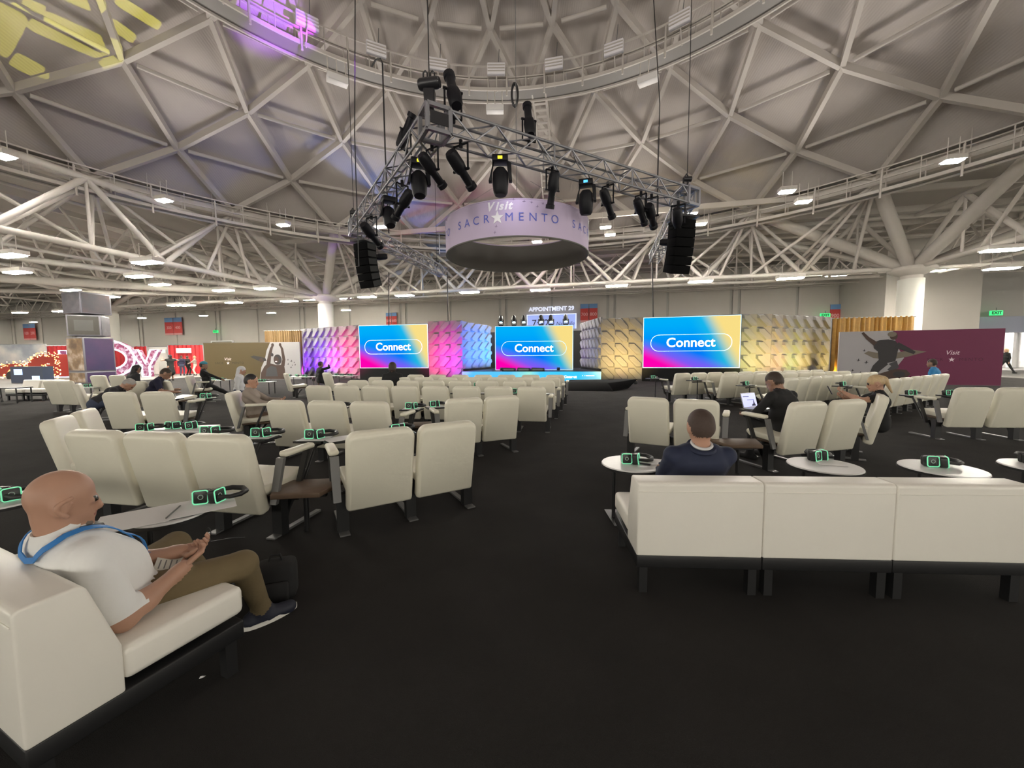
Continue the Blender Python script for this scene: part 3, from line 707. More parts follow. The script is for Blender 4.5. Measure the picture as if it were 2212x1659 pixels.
flat([(1.25, 1.92), (1.5, 2.02), (1.8, 2.05), (2.05, 1.98), (2.2, 1.75), (2.15, 1.45), (2.1, 1.05), (1.75, .95), (1.5, 1.1), (1.45, 1.5), (1.3, 1.65)], M_INK, 'figure_shirt', bn, -.008)
flat(limb([(1.35, 1.85), (1.05, 2.12), (.85, 2.38)], [.1, .07, .05]), M_INKB, 'figure_arm', bn, -.011); flat(limb([(2.1, 1.8), (2.45, 1.6), (2.75, 1.42)], [.13, .1, .06]), M_INK, 'figure_arm', bn, -.011)
flat(disc(1.98, 2.2, .14, 16, .18), M_INKB, 'figure_head', bn, -.013); flat(disc(1.92, 2.28, .16, 16, .12), M_INKT, 'figure_hair', bn, -.016)
flat(limb([(1.7, 1.05), (1.45, .75), (1.3, .45)], [.2, .18, .12]), M_INK, 'figure_leg', bn, -.011); flat(limb([(2.0, 1.0), (2.1, .8), (1.9, .6)], [.16, .14, .1]), M_INKG, 'figure_leg', bn, -.010)
flat([(1.2, .38), (1.6, .5), (2.1, .7), (2.5, .66), (2.65, .48), (2.5, .28), (2.0, .2), (1.5, .25)], M_INKB, 'figure_shoe', bn, -.014); flat(disc(2.25, .46, .22, 18, .13), M_INK, 'shoe_sole_print', bn, -.017)
for i, (x, z, s) in enumerate(((.75, 1.1, .09), (1.05, 1.0, .09), (.55, .62, .08), (.85, .5, .09), (.95, 1.55, .07))): flat(bird(x, z, s, (-1) ** i), M_INK, 'bird_print', bn, -.006)
lettering('Visit', .26, M_PALE, bn, (4.0, -.01, 1.42), shear=.25)
flat(star(4.0, 1.12, .11), M_PALE, 'star_print', bn, -.006)
lettering('SACR', .2, M_MAGD, bn, (3.45, -.008, 1.12), spacing=1.2); lettering('MENTO', .2, M_MAGD, bn, (4.62, -.008, 1.12), spacing=1.2)
pL0, pL1 = Vector((-20.15, 25.7, 0)), Vector((-13.95, 25.85, 0)); LL_ = (pL1 - pL0).length
bn = thing('banner_wall', 'olive gold banner wall with cheering people and birds', 'banner', pL0, yaw_of(pL0, pL1))
MB().box(0, LL_, 0, .12, 0, 2.44).build('panel', M_BWHITE, bn)
flat([(.0, 2.43), (4.3, 2.43), (4.05, 1.9), (3.9, 1.3), (3.65, .8), (3.5, .01), (0, .01)], M_OLIVE, 'gold_print', bn, -.002)
flat([(3.55, .02), (3.62, .45), (3.85, .85), (4.1, 1.1), (4.4, 1.02), (4.6, .95), (4.95, .95), (5.12, 1.05), (5.18, .6), (5.2, .02)], M_INKB, 'figures_body', bn, -.006)
flat(limb([(4.12, 1.0), (4.22, 1.5), (4.36, 2.02), (4.45, 2.2)], [.13, .11, .085, .06]), M_INKB, 'raised_arm', bn, -.008); flat(disc(4.46, 2.26, .09, 12, .12), M_INKB, 'raised_hand', bn, -.010)
flat(limb([(5.05, .9), (5.14, 1.3), (5.06, 2.0), (4.98, 2.2)], [.12, .10, .075, .055]), M_INKB, 'raised_arm', bn, -.008); flat(disc(4.95, 2.27, .08, 12, .12), M_INKB, 'raised_hand', bn, -.010)
flat(disc(4.74, 1.30, .26, 20, .34), M_INK, 'figure_hair', bn, -.010); flat(disc(4.66, 1.28, .16, 18, .22), M_INKB, 'figure_face', bn, -.014); flat(disc(4.64, 1.18, .07, 12, .03), M_PALE, 'figure_smile', bn, -.017)
flat([(2.97, 1.5), (3.2, 1.58), (3.6, 1.5), (3.95, 1.4), (4.02, 1.22), (3.7, 1.18), (3.45, 1.25), (3.2, 1.38)], M_INK, 'flying_hair', bn, -.010); flat(disc(3.68, 1.28, .13, 14, .15), M_INKB, 'figure_face', bn, -.014)
flat(disc(4.4, 1.62, .09, 12, .11), M_INK, 'figure_head', bn, -.010)
flat([(3.9, .2), (4.0, .7), (4.3, .9), (4.62, .8), (4.7, .2)], M_INKG, 'figure_shirt', bn, -.011)
for i, (x, z, s) in enumerate(((5.4, 1.28, .07), (5.62, 1.2, .09), (5.8, 1.1, .06), (5.4, 1.0, .08), (5.68, .92, .05), (5.86, .95, .07), (5.58, .78, .08))): flat(bird(x, z, s, (-1) ** i), M_INK, 'bird_print', bn, -.006)
lettering('Visit', .26, M_PALE, bn, (1.5, -.01, 1.36), shear=.25); flat(star(1.52, 1.1, .11), M_PALE, 'star_print', bn, -.006)
lettering('SACR', .2, M_OLD, bn, (.95, -.008, 1.1), spacing=1.2); lettering('MENTO', .2, M_OLD, bn, (2.15, -.008, 1.1), spacing=1.2)
# ---- signs on the back wall
def wall_pt(u, v, b=43.6):
    d = ray(u, v); t = b / (d.x * E2.x + d.y * E2.y); return Vector((d.x * t, d.y * t, EYE + d.z * t))
M_RED = mat('banner_red', (.48, .05, .045), .7); M_BLUEB = mat('banner_blue', (.13, .26, .50), .7); M_PINKB = mat('banner_pink', (.68, .36, .36), .7)
def aisle_banner(u0, v0, u1, v1, label, t1, t2):
    p, q = wall_pt(u0, v1), wall_pt(u1, v1); top = wall_pt(u0, v0); w_ = (q - p).length; h = top.z - p.z
    o = thing('aisle_banner', label, 'banner', p, yaw_of(p, q), 'paired red aisle banners on the back wall')
    for k, t in ((0, t1), (1, t2)):
        x0 = k * w_ / 2 + .03; x1 = x0 + w_ / 2 - .06
        c = MB().box(x0, x1, 0, .03, 0, h).build('cloth', M_RED, o)
        MB().box(x0, x1, -.008, -.001, h * .75, h).build('blue_band', M_BLUEB, o)
        MB().box(x0, x1, -.008, -.001, .02, h * .1).build('pink_band', M_PINKB, o)
        lettering(t, h * .25, M_PINKB, o, ((x0 + x1) / 2, -.01, h * .42), bold=.01)
    bar('rod', (0, .02, h), (w_, .02, h), .05, M_STEEL, o)
aisle_banner(1253, 657, 1291, 696, 'paired red aisle banners reading 700 and 800', '700', '800')
aisle_banner(1791, 658, 1839, 700, 'paired red aisle banners reading 900 and 1000 above the drape', '900', '1000')
aisle_banner(357, 687, 395, 724, 'paired red aisle banners left of the olive service door', '300', '400')
aisle_banner(52, 700, 79, 735, 'paired red aisle banners beyond the red truck', '100', '200')
aisle_banner(834, 676, 858, 706, 'paired red aisle banners above the left Connect screen', '500', '600')
M_EXIT = mat('exit_green', (.02, .5, .12), .4, emit=1.0, ecol=(.05, .95, .25)); M_EXITT = mat('exit_letter', (.0, .05, .02), .5)
def exit_sign(p, label, s=.42):
    o = thing('exit_sign', label, 'sign', p, -AX, 'green exit signs')
    MB().box(-s, s, 0, .1, -s * .45, s * .45).build('box', M_EXIT, o, bevel=.02)
    lettering('EXIT', s * .75, M_EXITT, o, (0, -.01, 0), bold=.015)
    bar('stem', (0, .05, s * .4), (0, .05, s * .4 + .25), .05, M_GREY, o)
exit_sign(wall_pt(465, 716, 43.3), 'green exit sign over the olive door'); exit_sign(wall_pt(1783, 681, 43.3), 'green exit sign beside the 900 banner')
exit_sign(wall_pt(2153, 676, 39.6), 'green exit sign over the lit entrance', .42)
# appointment image projected on the wall, its light imitated by a glowing panel
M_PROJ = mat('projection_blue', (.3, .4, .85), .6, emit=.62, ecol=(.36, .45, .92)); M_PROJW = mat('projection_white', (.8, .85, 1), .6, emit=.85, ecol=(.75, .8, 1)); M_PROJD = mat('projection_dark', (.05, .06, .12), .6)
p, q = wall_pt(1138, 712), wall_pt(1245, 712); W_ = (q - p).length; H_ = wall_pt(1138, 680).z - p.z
o = thing('projected_image_panel', 'glowing panel imitating a pale blue appointment image projected on the back wall', 'screen', p, yaw_of(p, q))
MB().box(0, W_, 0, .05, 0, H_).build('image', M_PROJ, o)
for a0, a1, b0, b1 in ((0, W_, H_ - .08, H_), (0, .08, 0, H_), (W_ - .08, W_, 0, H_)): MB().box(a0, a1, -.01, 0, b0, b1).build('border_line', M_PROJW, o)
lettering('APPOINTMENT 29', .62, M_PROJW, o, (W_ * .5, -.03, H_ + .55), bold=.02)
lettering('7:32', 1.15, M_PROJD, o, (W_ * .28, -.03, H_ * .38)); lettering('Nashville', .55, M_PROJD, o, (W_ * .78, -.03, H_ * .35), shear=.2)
# entrance lights
for i, u in enumerate((2105, 2157)):
    c = wall_pt(u, 690, 42.0); o = thing('downlight', 'round white downlight in the entrance soffit, %s from the left' % ORD[i], 'lamp', (c.x, c.y, 4.35), 0, 'downlights in the entrance')
    MB().lathe([(.001, 0), (.42, 0), (.45, .06), (.3, .16)], 20).build('lens', M_FLOOD, o)
    MB().lathe([(.45, .03), (.52, .03), (.5, .2)], 20).build('trim_ring', M_WHITE, o)
# ================================================================== LIGHTING RIG UNDER THE DOME
ZT = 6.5
RA_ = Vector((-1.63, 8.9, ZT)); RR_ = Vector((5.72, 13.1, ZT)); RL_ = Vector((-6.05, 15.8, ZT))
RR2 = RR_ + E2 * 8.4; RL2 = RL_ + E2 * 8.6
M_TR = mat('truss_aluminium', (0.27, 0.27, 0.29), .42, metal=.6)
rig = thing('lighting_truss', 'grey aluminium box truss frame hanging over the seats', 'truss', RA_)
def box_truss(p, q, hs=.24):
    p, q = p - RA_, q - RA_; d = (q - p); L = d.length; d /= L; s = d.cross(Vector((0, 0, 1))).normalized() * hs; u = Vector((0, 0, hs))
    cs = [s + u, -s + u, -s - u, s - u]
    for c in cs: bar('chord', p + c, q + c, .065, M_TR, rig)
    n = max(2, round(L / .55))
    for i in range(n):
        a, b = p + d * (L * i / n), p + d * (L * (i + 1) / n)
        for k in range(4):
            c0, c1 = cs[k], cs[(k + 1) % 4]
            if (i + k) % 2: c0, c1 = c1, c0
            bar('brace', a + c0, b + c1, .038, M_TR, rig, 'wire')
        if i % 5 == 0:
            for k in range(4): bar('rung', a + cs[k], a + cs[(k + 1) % 4], .045, M_TR, rig, 'wire')
dA = (RR_ - RA_).normalized(); dB = (RL_ - RA_).normalized()
box_truss(RA_ + dA * .3, RR_); box_truss(RA_ + dB * .3, RL_); box_truss(RR_, RR2); box_truss(RL_, RL2)
for nm, p in (('corner_block', RA_), ('corner_block', RR_), ('corner_block', RL_)):
    b = MB(); h = .25; t = .04
    for x in (-1, 1):
        for y in (-1, 1): b.box(x * h - t, x * h + t, y * h - t, y * h + t, -h, h)
        for z in (-1, 1): b.box(x * h - t, x * h + t, -h, h, z * h - t, z * h + t); b.box(-h, h, x * h - t, x * h + t, z * h - t, z * h + t)
    b.build(nm, M_TR, rig, p - RA_, (0, 0, math.atan2(dA.y, dA.x)))
MB().box(-.2, .2, -.31, -.29, -.15, .1).build('name_plate', M_BLACKP, rig, (0, 0, 0), (0, 0, math.atan2(dA.y, dA.x)))
# hoists, chains and cables
def hoist(p, label, big):
    o = thing('chain_hoist', label, 'hoist', p); o.scale = (.62,) * 3
    if big:
        MB().lathe([(.001, -.38), (.16, -.38), (.2, -.3), (.2, .3), (.16, .38), (.001, .38)], 16).build('motor', M_BLACKP, o, (0, 0, .95), (0, R(90), R(-10)), smooth=True)
        MB().prism([(-.16, 0), (.16, 0), (.2, .62), (-.2, .62)], -.16, .16).build('chain_bag', M_BLACKP, o, (0, 0, .12), bevel=.04)
        for x in (-.2, .05): MB().path([(x, 0, 1.08), (x, 0, 1.3), (x + .07, 0, 1.38), (x + .14, 0, 1.3), (x + .14, 0, 1.08)], .03, 6).build('hook_bar', M_BLACKP, o)
        MB().box(.2, .34, -.22, -.2, .9, 1.0).build('type_plate', M_WHITE, o)
    else:
        MB().lathe([(.001, -.2), (.12, -.2), (.14, .2), (.001, .2)], 14).build('motor', M_BLACKP, o, (0, 0, .5), (0, R(90), 0), smooth=True)
        MB().path([(0, 0, .2), (.1, 0, .55), (-.05, 0, .75), (-.2, 0, .5), (-.18, 0, .1)], .05, 6).build('cable_loop', M_BLACKP, o, smooth=True)
    MB().path([(0, 0, .6), (0, 0, (16.6 - p.z - (0 if big else 3.5)) / .62)], .02, 5).build('chain', M_BLACK, o)
hoist(RA_ + Vector((-.1, 0, .25)), 'black chain hoist with bag above the nearest truss corner', True)
hoist(RR_ + Vector((0, 0, .3)), 'black hoist and cable loop on the truss corner by the right speaker', False)
hoist(RL_ + Vector((-.1, 0, .3)), 'black hoist and cable loop on the truss corner by the left speaker', False)
hoist(RL2 + Vector((-.3, -.4, .2)), 'small black hoist at the far end of the left truss arm', False)
hoist(RR2 + Vector((0, -.3, .2)), 'small black hoist at the far end of the right truss arm', False)
cab = [(767, 0, 575, 13.0), (1412, 0, 440, 15.0)]
for i, (u, v0, v1, y) in enumerate(cab):
    p0, p1 = at_y(u, v0, y), at_y(u + 8, v1, y)
    p0.z = min(p0.z, 15.6)
    o = thing('hanging_cable', 'thin dark cable hanging from the dome, %s from the left' % ORD[i], 'cable', (p1.x, p1.y, p1.z), 0, 'thin cables hanging from the dome')
    MB().path([(0, 0, 0), (.02, 0, (p0.z - p1.z) / 2), (p0.x - p1.x, 0, p0.z - p1.z)], .018, 5).build('cable', M_BLACK, o)
for i, (u, v0, v1, lab) in enumerate(((838, 530, 703, 'thin black cable dropping to the left screen'), (966, 602, 697, 'thin black cable dropping behind the blue wing'), (1409, 570, 686, 'thin black cable dropping to the large screen'))):
    y = (24.0, 24.1, 21.2)[i]; p0, p1 = at_y(u, v0, y), at_y(u + 2, v1, y)
    o = thing('drop_cable', lab, 'cable', (p1.x, p1.y, p1.z)); MB().path([(0, 0, 0), (p0.x - p1.x, 0, ZT - p1.z)], .03, 5).build('cable', M_BLACK, o)
for i, (u, v, y) in enumerate(((822, 130, 13.5), (1112, 205, 16.0))):
    p = at_y(u, v, y); o = thing('cable_coil', ('bent cable hanging from the upper catwalk', 'coiled black cable hanging from the upper catwalk')[i], 'cable', p)
    if i: MB().path([(.12 * math.cos(a * .5), .05 * math.sin(a * .35), .42 * math.sin(a * .5)) for a in range(0, 50)], .04, 6).build('coil', M_BLACK, o, smooth=True)
    else: MB().path([(-.3, 0, -.2), (-.15, 0, .02), (0, 0, .05), (.06, 0, -.1), (.06, 0, -3.0), (.1, 0, -5.5)], .025, 6).build('cable', M_BLACK, o, smooth=True)
# line-array loudspeakers
M_SPK = mat('speaker_black', (.004, .004, .0045), .9, spec=.1)
M_SPKG = mat('speaker_side', (.012, .013, .012), .8)
def line_array(p, yaw, label, n=6):
    o = thing('line_array_speaker', label, 'speaker', p, yaw); z = 0; y = 0
    for k in range(n):
        t = R(2 + 3.2 * k)
        MB().prism([(-.34, -.27), (.34, -.27), (.34, 0), (-.34, 0)], -.26, .24).build('cabinet', [M_SPK], o, (0, y, z), (t, 0, 0), bevel=.015)
        MB().box(.341, .35, -.22, .2, -.24, -.03).build('side_plate', M_SPKG, o, (0, y, z), (t, 0, 0))
        z -= .275 * math.cos(t); y += .275 * math.sin(t)
    MB().box(-.36, .36, -.4, .3, .03, .1).build('fly_bar', M_BLACKP, o)
    for x in (-.25, .25): bar('sling', (x, 0, .08), (x * .3, 0, .55), .03, M_BLACKP, o)
pl = at_y(788, 527, 15.6); line_array(pl, R(-25), 'black hanging speaker column at the left truss corner')
pr = at_y(1473, 478, 13.15); line_array(Vector((pr.x, pr.y, pr.z)), R(12), 'black hanging speaker column at the right truss corner')
# stage lights clamped to the truss: three kinds
M_BODY = mat('lamp_black', (.006, .006, .009), .5, spec=.25); M_LENSW = mat('lens_glow', (.8, .85, 1), .1, emit=2.5, ecol=(.8, .85, 1)); M_LENSK = mat('lens_dark', (.02, .02, .04), .08)
M_YELLOW = mat('status_yellow', (.9, .8, .05), .4, emit=1.2, ecol=(.95, .85, .02)); M_BLUEL = mat('status_blue', (.1, .5, .9), .4, emit=1.0, ecol=(.1, .55, 1))
def profile_lamp(p, tilt, yaw, label, glow, up=False, s=1.0):
    o = thing('profile_spotlight', label, 'spotlight', p, yaw, 'profile spotlights on the truss'); o.scale = (s, s, s)
    sg = 1 if up else -1
    for x in (-.17, .17): bar('yoke_arm', (x, 0, 0), (x, 0, sg * .5), (.035, .02), M_BODY, o, 'box')
    bar('yoke_bar', (-.18, 0, 0), (.18, 0, 0), .04, M_BODY, o); bar('clamp', (0, 0, -.1 * sg), (0, 0, .05 * sg), .08, M_BODY, o)
    h = obj('head', MB().lathe([(.001, -.42), (.10, -.42), (.13, -.36), (.14, -.1), (.12, .0), (.09, .05), (.09, .32), (.115, .34), (.115, .44), (.09, .44)], 14).mesh('head', M_BODY, smooth=True), o, (0, 0, sg * .5), (R(tilt), 0, 0))
    MB().lathe([(.001, .42), (.09, .425)], 14).build('lens', M_LENSW if glow else M_LENSK, h)
    MB().box(-.2, .2, -.02, .02, -.02, .02).build('shutter_handle', M_BODY, h)
    return o
def moving_head(p, yaw, tilt, label, status):
    o = thing('moving_head_light', label, 'spotlight', p, yaw, 'moving head lights on the truss'); o.scale = (.78,) * 3
    MB().box(-.24, .24, -.2, .2, -.2, 0).build('base', M_BODY, o, bevel=.03)
    for s in (-1, 1): MB().prism([(s * .31 - .05, -.75), (s * .31 + .05, -.75), (s * .28 + .05, -.2), (s * .2, -.15)], -.1, .1).build('yoke_arm', M_BODY, o, bevel=.02)
    h = obj('head', MB().lathe([(.001, .3), (.14, .3), (.23, .18), (.25, -.1), (.22, -.42), (.17, -.5), (.15, -.5)], 18).mesh('head', M_BODY, smooth=True), o, (0, 0, -.65), (R(tilt), 0, 0))
    MB().lathe([(.001, -.49), (.16, -.485)], 18).build('lens', M_LENSW if status is M_YELLOW and tilt == 0 else M_LENSK, h)
    if status: MB().box(-.07, .07, -.22, -.19, -.15, -.07).build('status_light', status, o)
    return o
def on(t, a, b, dz, side=0.0):
    p = a.lerp(b, t); d = (b - a).normalized(); n = d.cross(Vector((0, 0, 1))) * side
    return p + Vector((0, 0, dz)) + n
def on_px(u, a, b, dz, side=0.0):
    lo, hi = 0.0, 1.0
    f = lambda t: a.lerp(b, t)
    r = ray(u, 400); k = r.x / r.y
    # solve x = k y along the member
    den = (b.x - a.x) - k * (b.y - a.y); t = (k * a.y - a.x) / den
    return on(t, a, b, dz, side)
profile_lamp(on_px(982, RA_, RR_, .26), -25, R(30), 'upright spotlight on the truss right beside the nearest corner', False, True, 1.15)
profile_lamp(on_px(1143, RA_, RR_, .26), -15, R(20), 'upright spotlight on the middle of the right truss', False, True)
profile_lamp(on_px(880, RA_, RL_, .26), 35, R(60), 'upright spotlight on the left truss near the nearest corner', False, True)
profile_lamp(on_px(997, RA_, RR_, -.28), 120, R(150), 'spotlight hanging on the right truss, nearest the corner', True, False, 1.1)
profile_lamp(on_px(926, RA_, RL_, -.28, .1), 120, R(150), 'spotlight with glowing lens hanging on the left truss near the corner', True)
moving_head(on_px(905, RA_, RL_, -.3), R(20), -14, 'large moving head with yellow light under the left truss', M_YELLOW)
moving_head(on_px(1081, RA_, RR_, -.3), R(0), 0, 'large moving head with yellow light under the right truss', M_YELLOW)
profile_lamp(on_px(1193, RA_, RR_, -.28), 160, R(-160), 'spotlight hanging on the right truss left of the blue-lit head', False)
moving_head(on_px(1266, RA_, RR_, -.3), R(-15), 10, 'large moving head with blue light over the ring banner', M_BLUEL)
profile_lamp(on_px(1313, RA_, RR_, -.28), 135, R(140), 'spotlight hanging on the right truss right of the blue-lit head', False)
profile_lamp(on_px(1385, RA_, RR_, -.28), 130, R(140), 'first of two spotlights hanging close together on the right truss', False)
profile_lamp(on_px(1408, RA_, RR_, -.28), 115, R(150), 'second of two spotlights hanging close together on the right truss', False, False, 1.1)
profile_lamp(on_px(861, RA_, RL_, -.28, .1), 125, R(-130), 'spotlight under the left truss pointing towards the ring', False, False, 1.1)
moving_head(on_px(838, RA_, RL_, -.3), R(35), -22, 'dark moving head under the left truss, no light on', None)
profile_lamp(on_px(800, RA_, RL_, -.28), 120, R(160), 'spotlight under the left truss beside the speaker', True, False, 1.2)
profile_lamp(on_px(1466, RA_, RR_, -.28), 140, R(150), 'spotlight at the right truss corner above the speaker', False, False, 1.2)
p = RL_.lerp(RL2, .16); profile_lamp(p + Vector((0, 0, -.28)), 100, R(-60), 'spotlight with glowing lens on the left arm behind the speaker', True)
p = RR_.lerp(RR2, .35); profile_lamp(p + Vector((0, 0, -.1)), 100, R(60), 'spotlight with glowing lens on the right arm behind the speaker', True)
# ---- round fabric banner
RC = Vector((0.2, 13.0, 0)); RRAD = 2.28; RZ0, RZ1 = 4.66, 5.62
M_FAB = mat('lilac_fabric', (.56, .47, .64), .75, noise=.04, nscale=1.2); M_FABI = mat('grey_lining', (.16, .155, .14), .9)
rg = thing('ring_banner', 'lilac ring banner hanging in the middle of the truss', 'banner', (RC.x, RC.y, RZ0))
def cyl(r0, r1, z0, z1, n=96, seg=1):
    b = MB(); b.lathe([(r0, z0), (r1, z0)], n) if False else None
    vs = [(r * math.cos(2 * math.pi * k / n), r * math.sin(2 * math.pi * k / n), z) for (r, z) in ((r0, z0), (r0, z1)) for k in range(n)]
    b.add(vs, [(k, (k + 1) % n, n + (k + 1) % n, n + k) for k in range(n)]); return b
cyl(RRAD, 0, 0, RZ1 - RZ0).build('fabric', M_FAB, rg, smooth=True)
cyl(RRAD - .03, 0, 0, RZ1 - RZ0).build('lining', M_FABI, rg, smooth=True)
for zz in (0, RZ1 - RZ0): MB().path([((RRAD - .015) * math.cos(2 * math.pi * k / 96), (RRAD - .015) * math.sin(2 * math.pi * k / 96), zz) for k in range(96)], .025, 6, True).build('hoop', M_FABI if zz == 0 else M_FAB, rg, smooth=True)
for k in range(4):
    a = R(45 + 90 * k); bar('wire', (RRAD * math.cos(a), RRAD * math.sin(a), RZ1 - RZ0), (.6 * math.cos(a), .6 * math.sin(a), 2.2), .012, M_GREY, rg, 'wire')
bar('wire', (0, 0, 2.1), (0, 0, 11.2), .02, M_GREY, rg, 'wire')
M_BLUET = mat('print_blue', (.10, .13, .52), .6)
GL = {}
def on_ring(me, ang, z, rot=0.0):
    a = R(ang); x, y = RRAD * 1.004 * math.sin(a), -RRAD * 1.004 * math.cos(a)
    return obj('letter', me, rg, (x, y, z), (R(90), 0, a))
def ring_text(a0):
    seq = 'SACR*MENTO'
    for i, ch in enumerate(seq):
        if ch == '*':
            me = GL.setdefault('*', MB().prism(star(0, 0, .19), -.004, .004).mesh('star', M_TXTW))
            a = R(a0 + 75.5 * (i + .35) / 9.4); obj('star', me, rg, (RRAD * 1.004 * math.sin(a), -RRAD * 1.004 * math.cos(a), .50), (0, 0, a))
        else:
            me = GL.setdefault(ch, text_mesh(ch, .31, M_BLUET)); on_ring(me, a0 + 75.5 * (i + .35) / 9.4, .49)
    for i, ch in enumerate('Visit'):
        me = GL.setdefault('v' + ch, text_mesh(ch, .30, M_TXTW, bold=.012, shear=.3)); on_ring(me, a0 + 30 + (0, 5.0, 8.0, 11.2, 14.0)[i] - .6, .79)
for k in range(4): ring_text(-49 + 90 * k)
for k in range(4):
    for i, (da, z) in enumerate(((46, .95), (53, .9), (58, .88), (62, .78), (66, .87), (70, .92), (33, .12), (34, .28))):
        a = R(-49 + 90 * k + da); MB().prism(bird(0, 0, .045, (-1) ** i), -.003, .003).build('bird_print', mat('print_mauve', (.30, .24, .38), .7), rg, (RRAD * 1.003 * math.sin(a), -RRAD * 1.003 * math.cos(a), z), (0, 0, a))
# wash of the rig on the ring banner and the coloured patches thrown on the roof
area_light('ring_wash', RA_ + Vector((1.6, .9, -.7)), .4, 3, (.86, .80, 1.0), (0.3, 3.6, -.9), 120)
def spot(name, p, tgt, col, power, size, blend, soft=.02):
    d = bpy.data.lights.new(name, 'SPOT'); d.energy = power; d.color = col; d.spot_size = R(size); d.spot_blend = blend; d.shadow_soft_size = soft
    o = bpy.data.objects.new(name, d); COL.objects.link(o); o.location = p; o.rotation_euler = (Vector(tgt) - Vector(p)).to_track_quat('-Z', 'Y').to_euler(); return o
def dome_hit(u, v):
    d = ray(u, v); prof = sorted([(r, z + .3) for r, z, h in DR]); t = 5.0
    while t < 60:
        p = Vector((0, 0, EYE)) + d * t; r = math.hypot(p.x - DC.x, p.y - DC.y)
        if p.z > float(np.interp(r, [a for a, b in prof], [b for a, b in prof])): return p
        t += .1
    return p
LSRC = on_px(880, RA_, RL_, 1.45)
spot('purple_wash', LSRC, dome_hit(575, 30), (.42, .10, 1.0), 9000, 15, .9)
spot('magenta_spot', LSRC, dome_hit(636, 46), (.8, .04, 1.0), 5000, 4.0, .2)
g = spot('gobo_spot', LSRC + Vector((-.3, .1, .2)), dome_hit(150, 70), (.86, .84, .08), 5600, 62, .05, .0)
Mg = g.rotation_euler.to_matrix().transposed(); Lg = Vector(g.location)
def gobo(u, v):
    q = Mg @ (dome_hit(u, v) - Lg); return Vector((q.x / q.z, q.y / q.z))
ld = g.data; ld.use_nodes = True; nt = ld.node_tree; em = nt.nodes['Emission']
tc = nt.nodes.new('ShaderNodeTexCoord'); sp = nt.nodes.new('ShaderNodeSeparateXYZ'); nt.links.new(tc.outputs['Normal'], sp.inputs[0])
def mth(op, a, b, c=None):
    n = nt.nodes.new('ShaderNodeMath'); n.operation = op
    for i, x in enumerate((a, b, c)):
        if x is None: continue
        if isinstance(x, (int, float)): n.inputs[i].default_value = x
        else: nt.links.new(x, n.inputs[i])
    return n.outputs[0]
gx = mth('DIVIDE', sp.outputs[0], sp.outputs[2]); gy = mth('DIVIDE', sp.outputs[1], sp.outputs[2]); tot = None
for (c, a, b) in (((10, 62), (26, -44), (34, 24)), ((166, 80), (82, 36), (15, -21)), ((62, 143), (31, 17), (11, -13)), ((172, -4), (34, 16), (10, -14)), ((268, 68), (24, 18), (7, -9)), ((303, 30), (44, 28), (7, -9)), ((226, 132), (26, -8), (5, 9)), ((70, 14), (26, 10), (8, -10))):
    C = gobo(*c); A = gobo(c[0] + a[0], c[1] + a[1]) - C; B = gobo(c[0] + b[0], c[1] + b[1]) - C; det = A.x * B.y - A.y * B.x
    # s and t are the patch's own coordinates, each within -1..1 inside it
    s_ = mth('ADD', mth('MULTIPLY_ADD', gx, B.y / det, -(C.x * B.y - C.y * B.x) / det), mth('MULTIPLY', gy, -B.x / det))
    t_ = mth('ADD', mth('MULTIPLY_ADD', gx, -A.y / det, (C.x * A.y - C.y * A.x) / det), mth('MULTIPLY', gy, A.x / det))
    s2 = mth('MULTIPLY', s_, s_); t2 = mth('MULTIPLY', t_, t_); ins = mth('LESS_THAN', mth('ADD', mth('MULTIPLY', s2, mth('MULTIPLY', s2, s2)), mth('MULTIPLY', t2, mth('MULTIPLY', t2, t2))), 1.0)
    tot = ins if tot is None else mth('MAXIMUM', tot, ins)
nt.links.new(tot, em.inputs['Strength'])
# ================================================================== SEATING
def slab(w, h, t, rt, rb, e, m, name='slab'):
    """padded panel in the x-z plane, z from 0 to h, rounded top corners rt, bottom corners rb, soft edge e"""
    def outline(ins):
        pts = []
        x = w / 2 - ins
        for cx, cz, r, a0 in ((w / 2 - rb, rb, rb, -90), (w / 2 - rt, h - rt, rt, 0), (-w / 2 + rt, h - rt, rt, 90), (-w / 2 + rb, rb, rb, 180)):
            for i in range(6):
                a = R(a0 + 90 * i / 5); rr = max(r - ins, .002); pts.append((cx + rr * math.cos(a), cz + rr * math.sin(a)))
        return pts
    b = MB(); vs = []; prof = [(e, -t / 2), (e * .3, -t / 2 + e * .3), (0, -t / 2 + e), (0, t / 2 - e), (e * .3, t / 2 - e * .3), (e, t / 2)]
    n = 24
    for ins, y in prof: vs += [(x, y, z) for x, z in outline(ins)]
    fs = [(k * n + i, k * n + (i + 1) % n, (k + 1) * n + (i + 1) % n, (k + 1) * n + i) for k in range(len(prof) - 1) for i in range(n)]
    fs += [tuple(range(n)), tuple(range((len(prof) - 1) * n + n - 1, (len(prof) - 1) * n - 1, -1))]
    b.add(vs, fs)
    me = b.mesh(name, m, smooth=True); me.set_sharp_from_angle(angle=R(80)); return me
BACK_H, BACK_LEAN = .69, R(13)
ME_BACK = slab(.545, BACK_H, .115, .085, .03, .035, M_CREAM, 'backrest')
_s = MB(); prof = [(-.26, .36), (.20, .385), (.255, .43), (.25, .465), (.2, .485), (.05, .455), (-.12, .445), (-.26, .46)]
_s.add([(x, y, z) for x in (-.265, .265) for y, z in prof], [tuple(range(8)), tuple(range(15, 7, -1))] + [(k, 8 + k, 8 + (k + 1) % 8, (k + 1) % 8) for k in range(8)])
ME_SEAT = _s.mesh('seat', M_CREAM, bevel=.03, seg=3, angle=25)
ME_SHELL = MB().box(-.24, .24, -.25, .2, .335, .37).mesh('seat_shell', M_BROWN, bevel=.01)
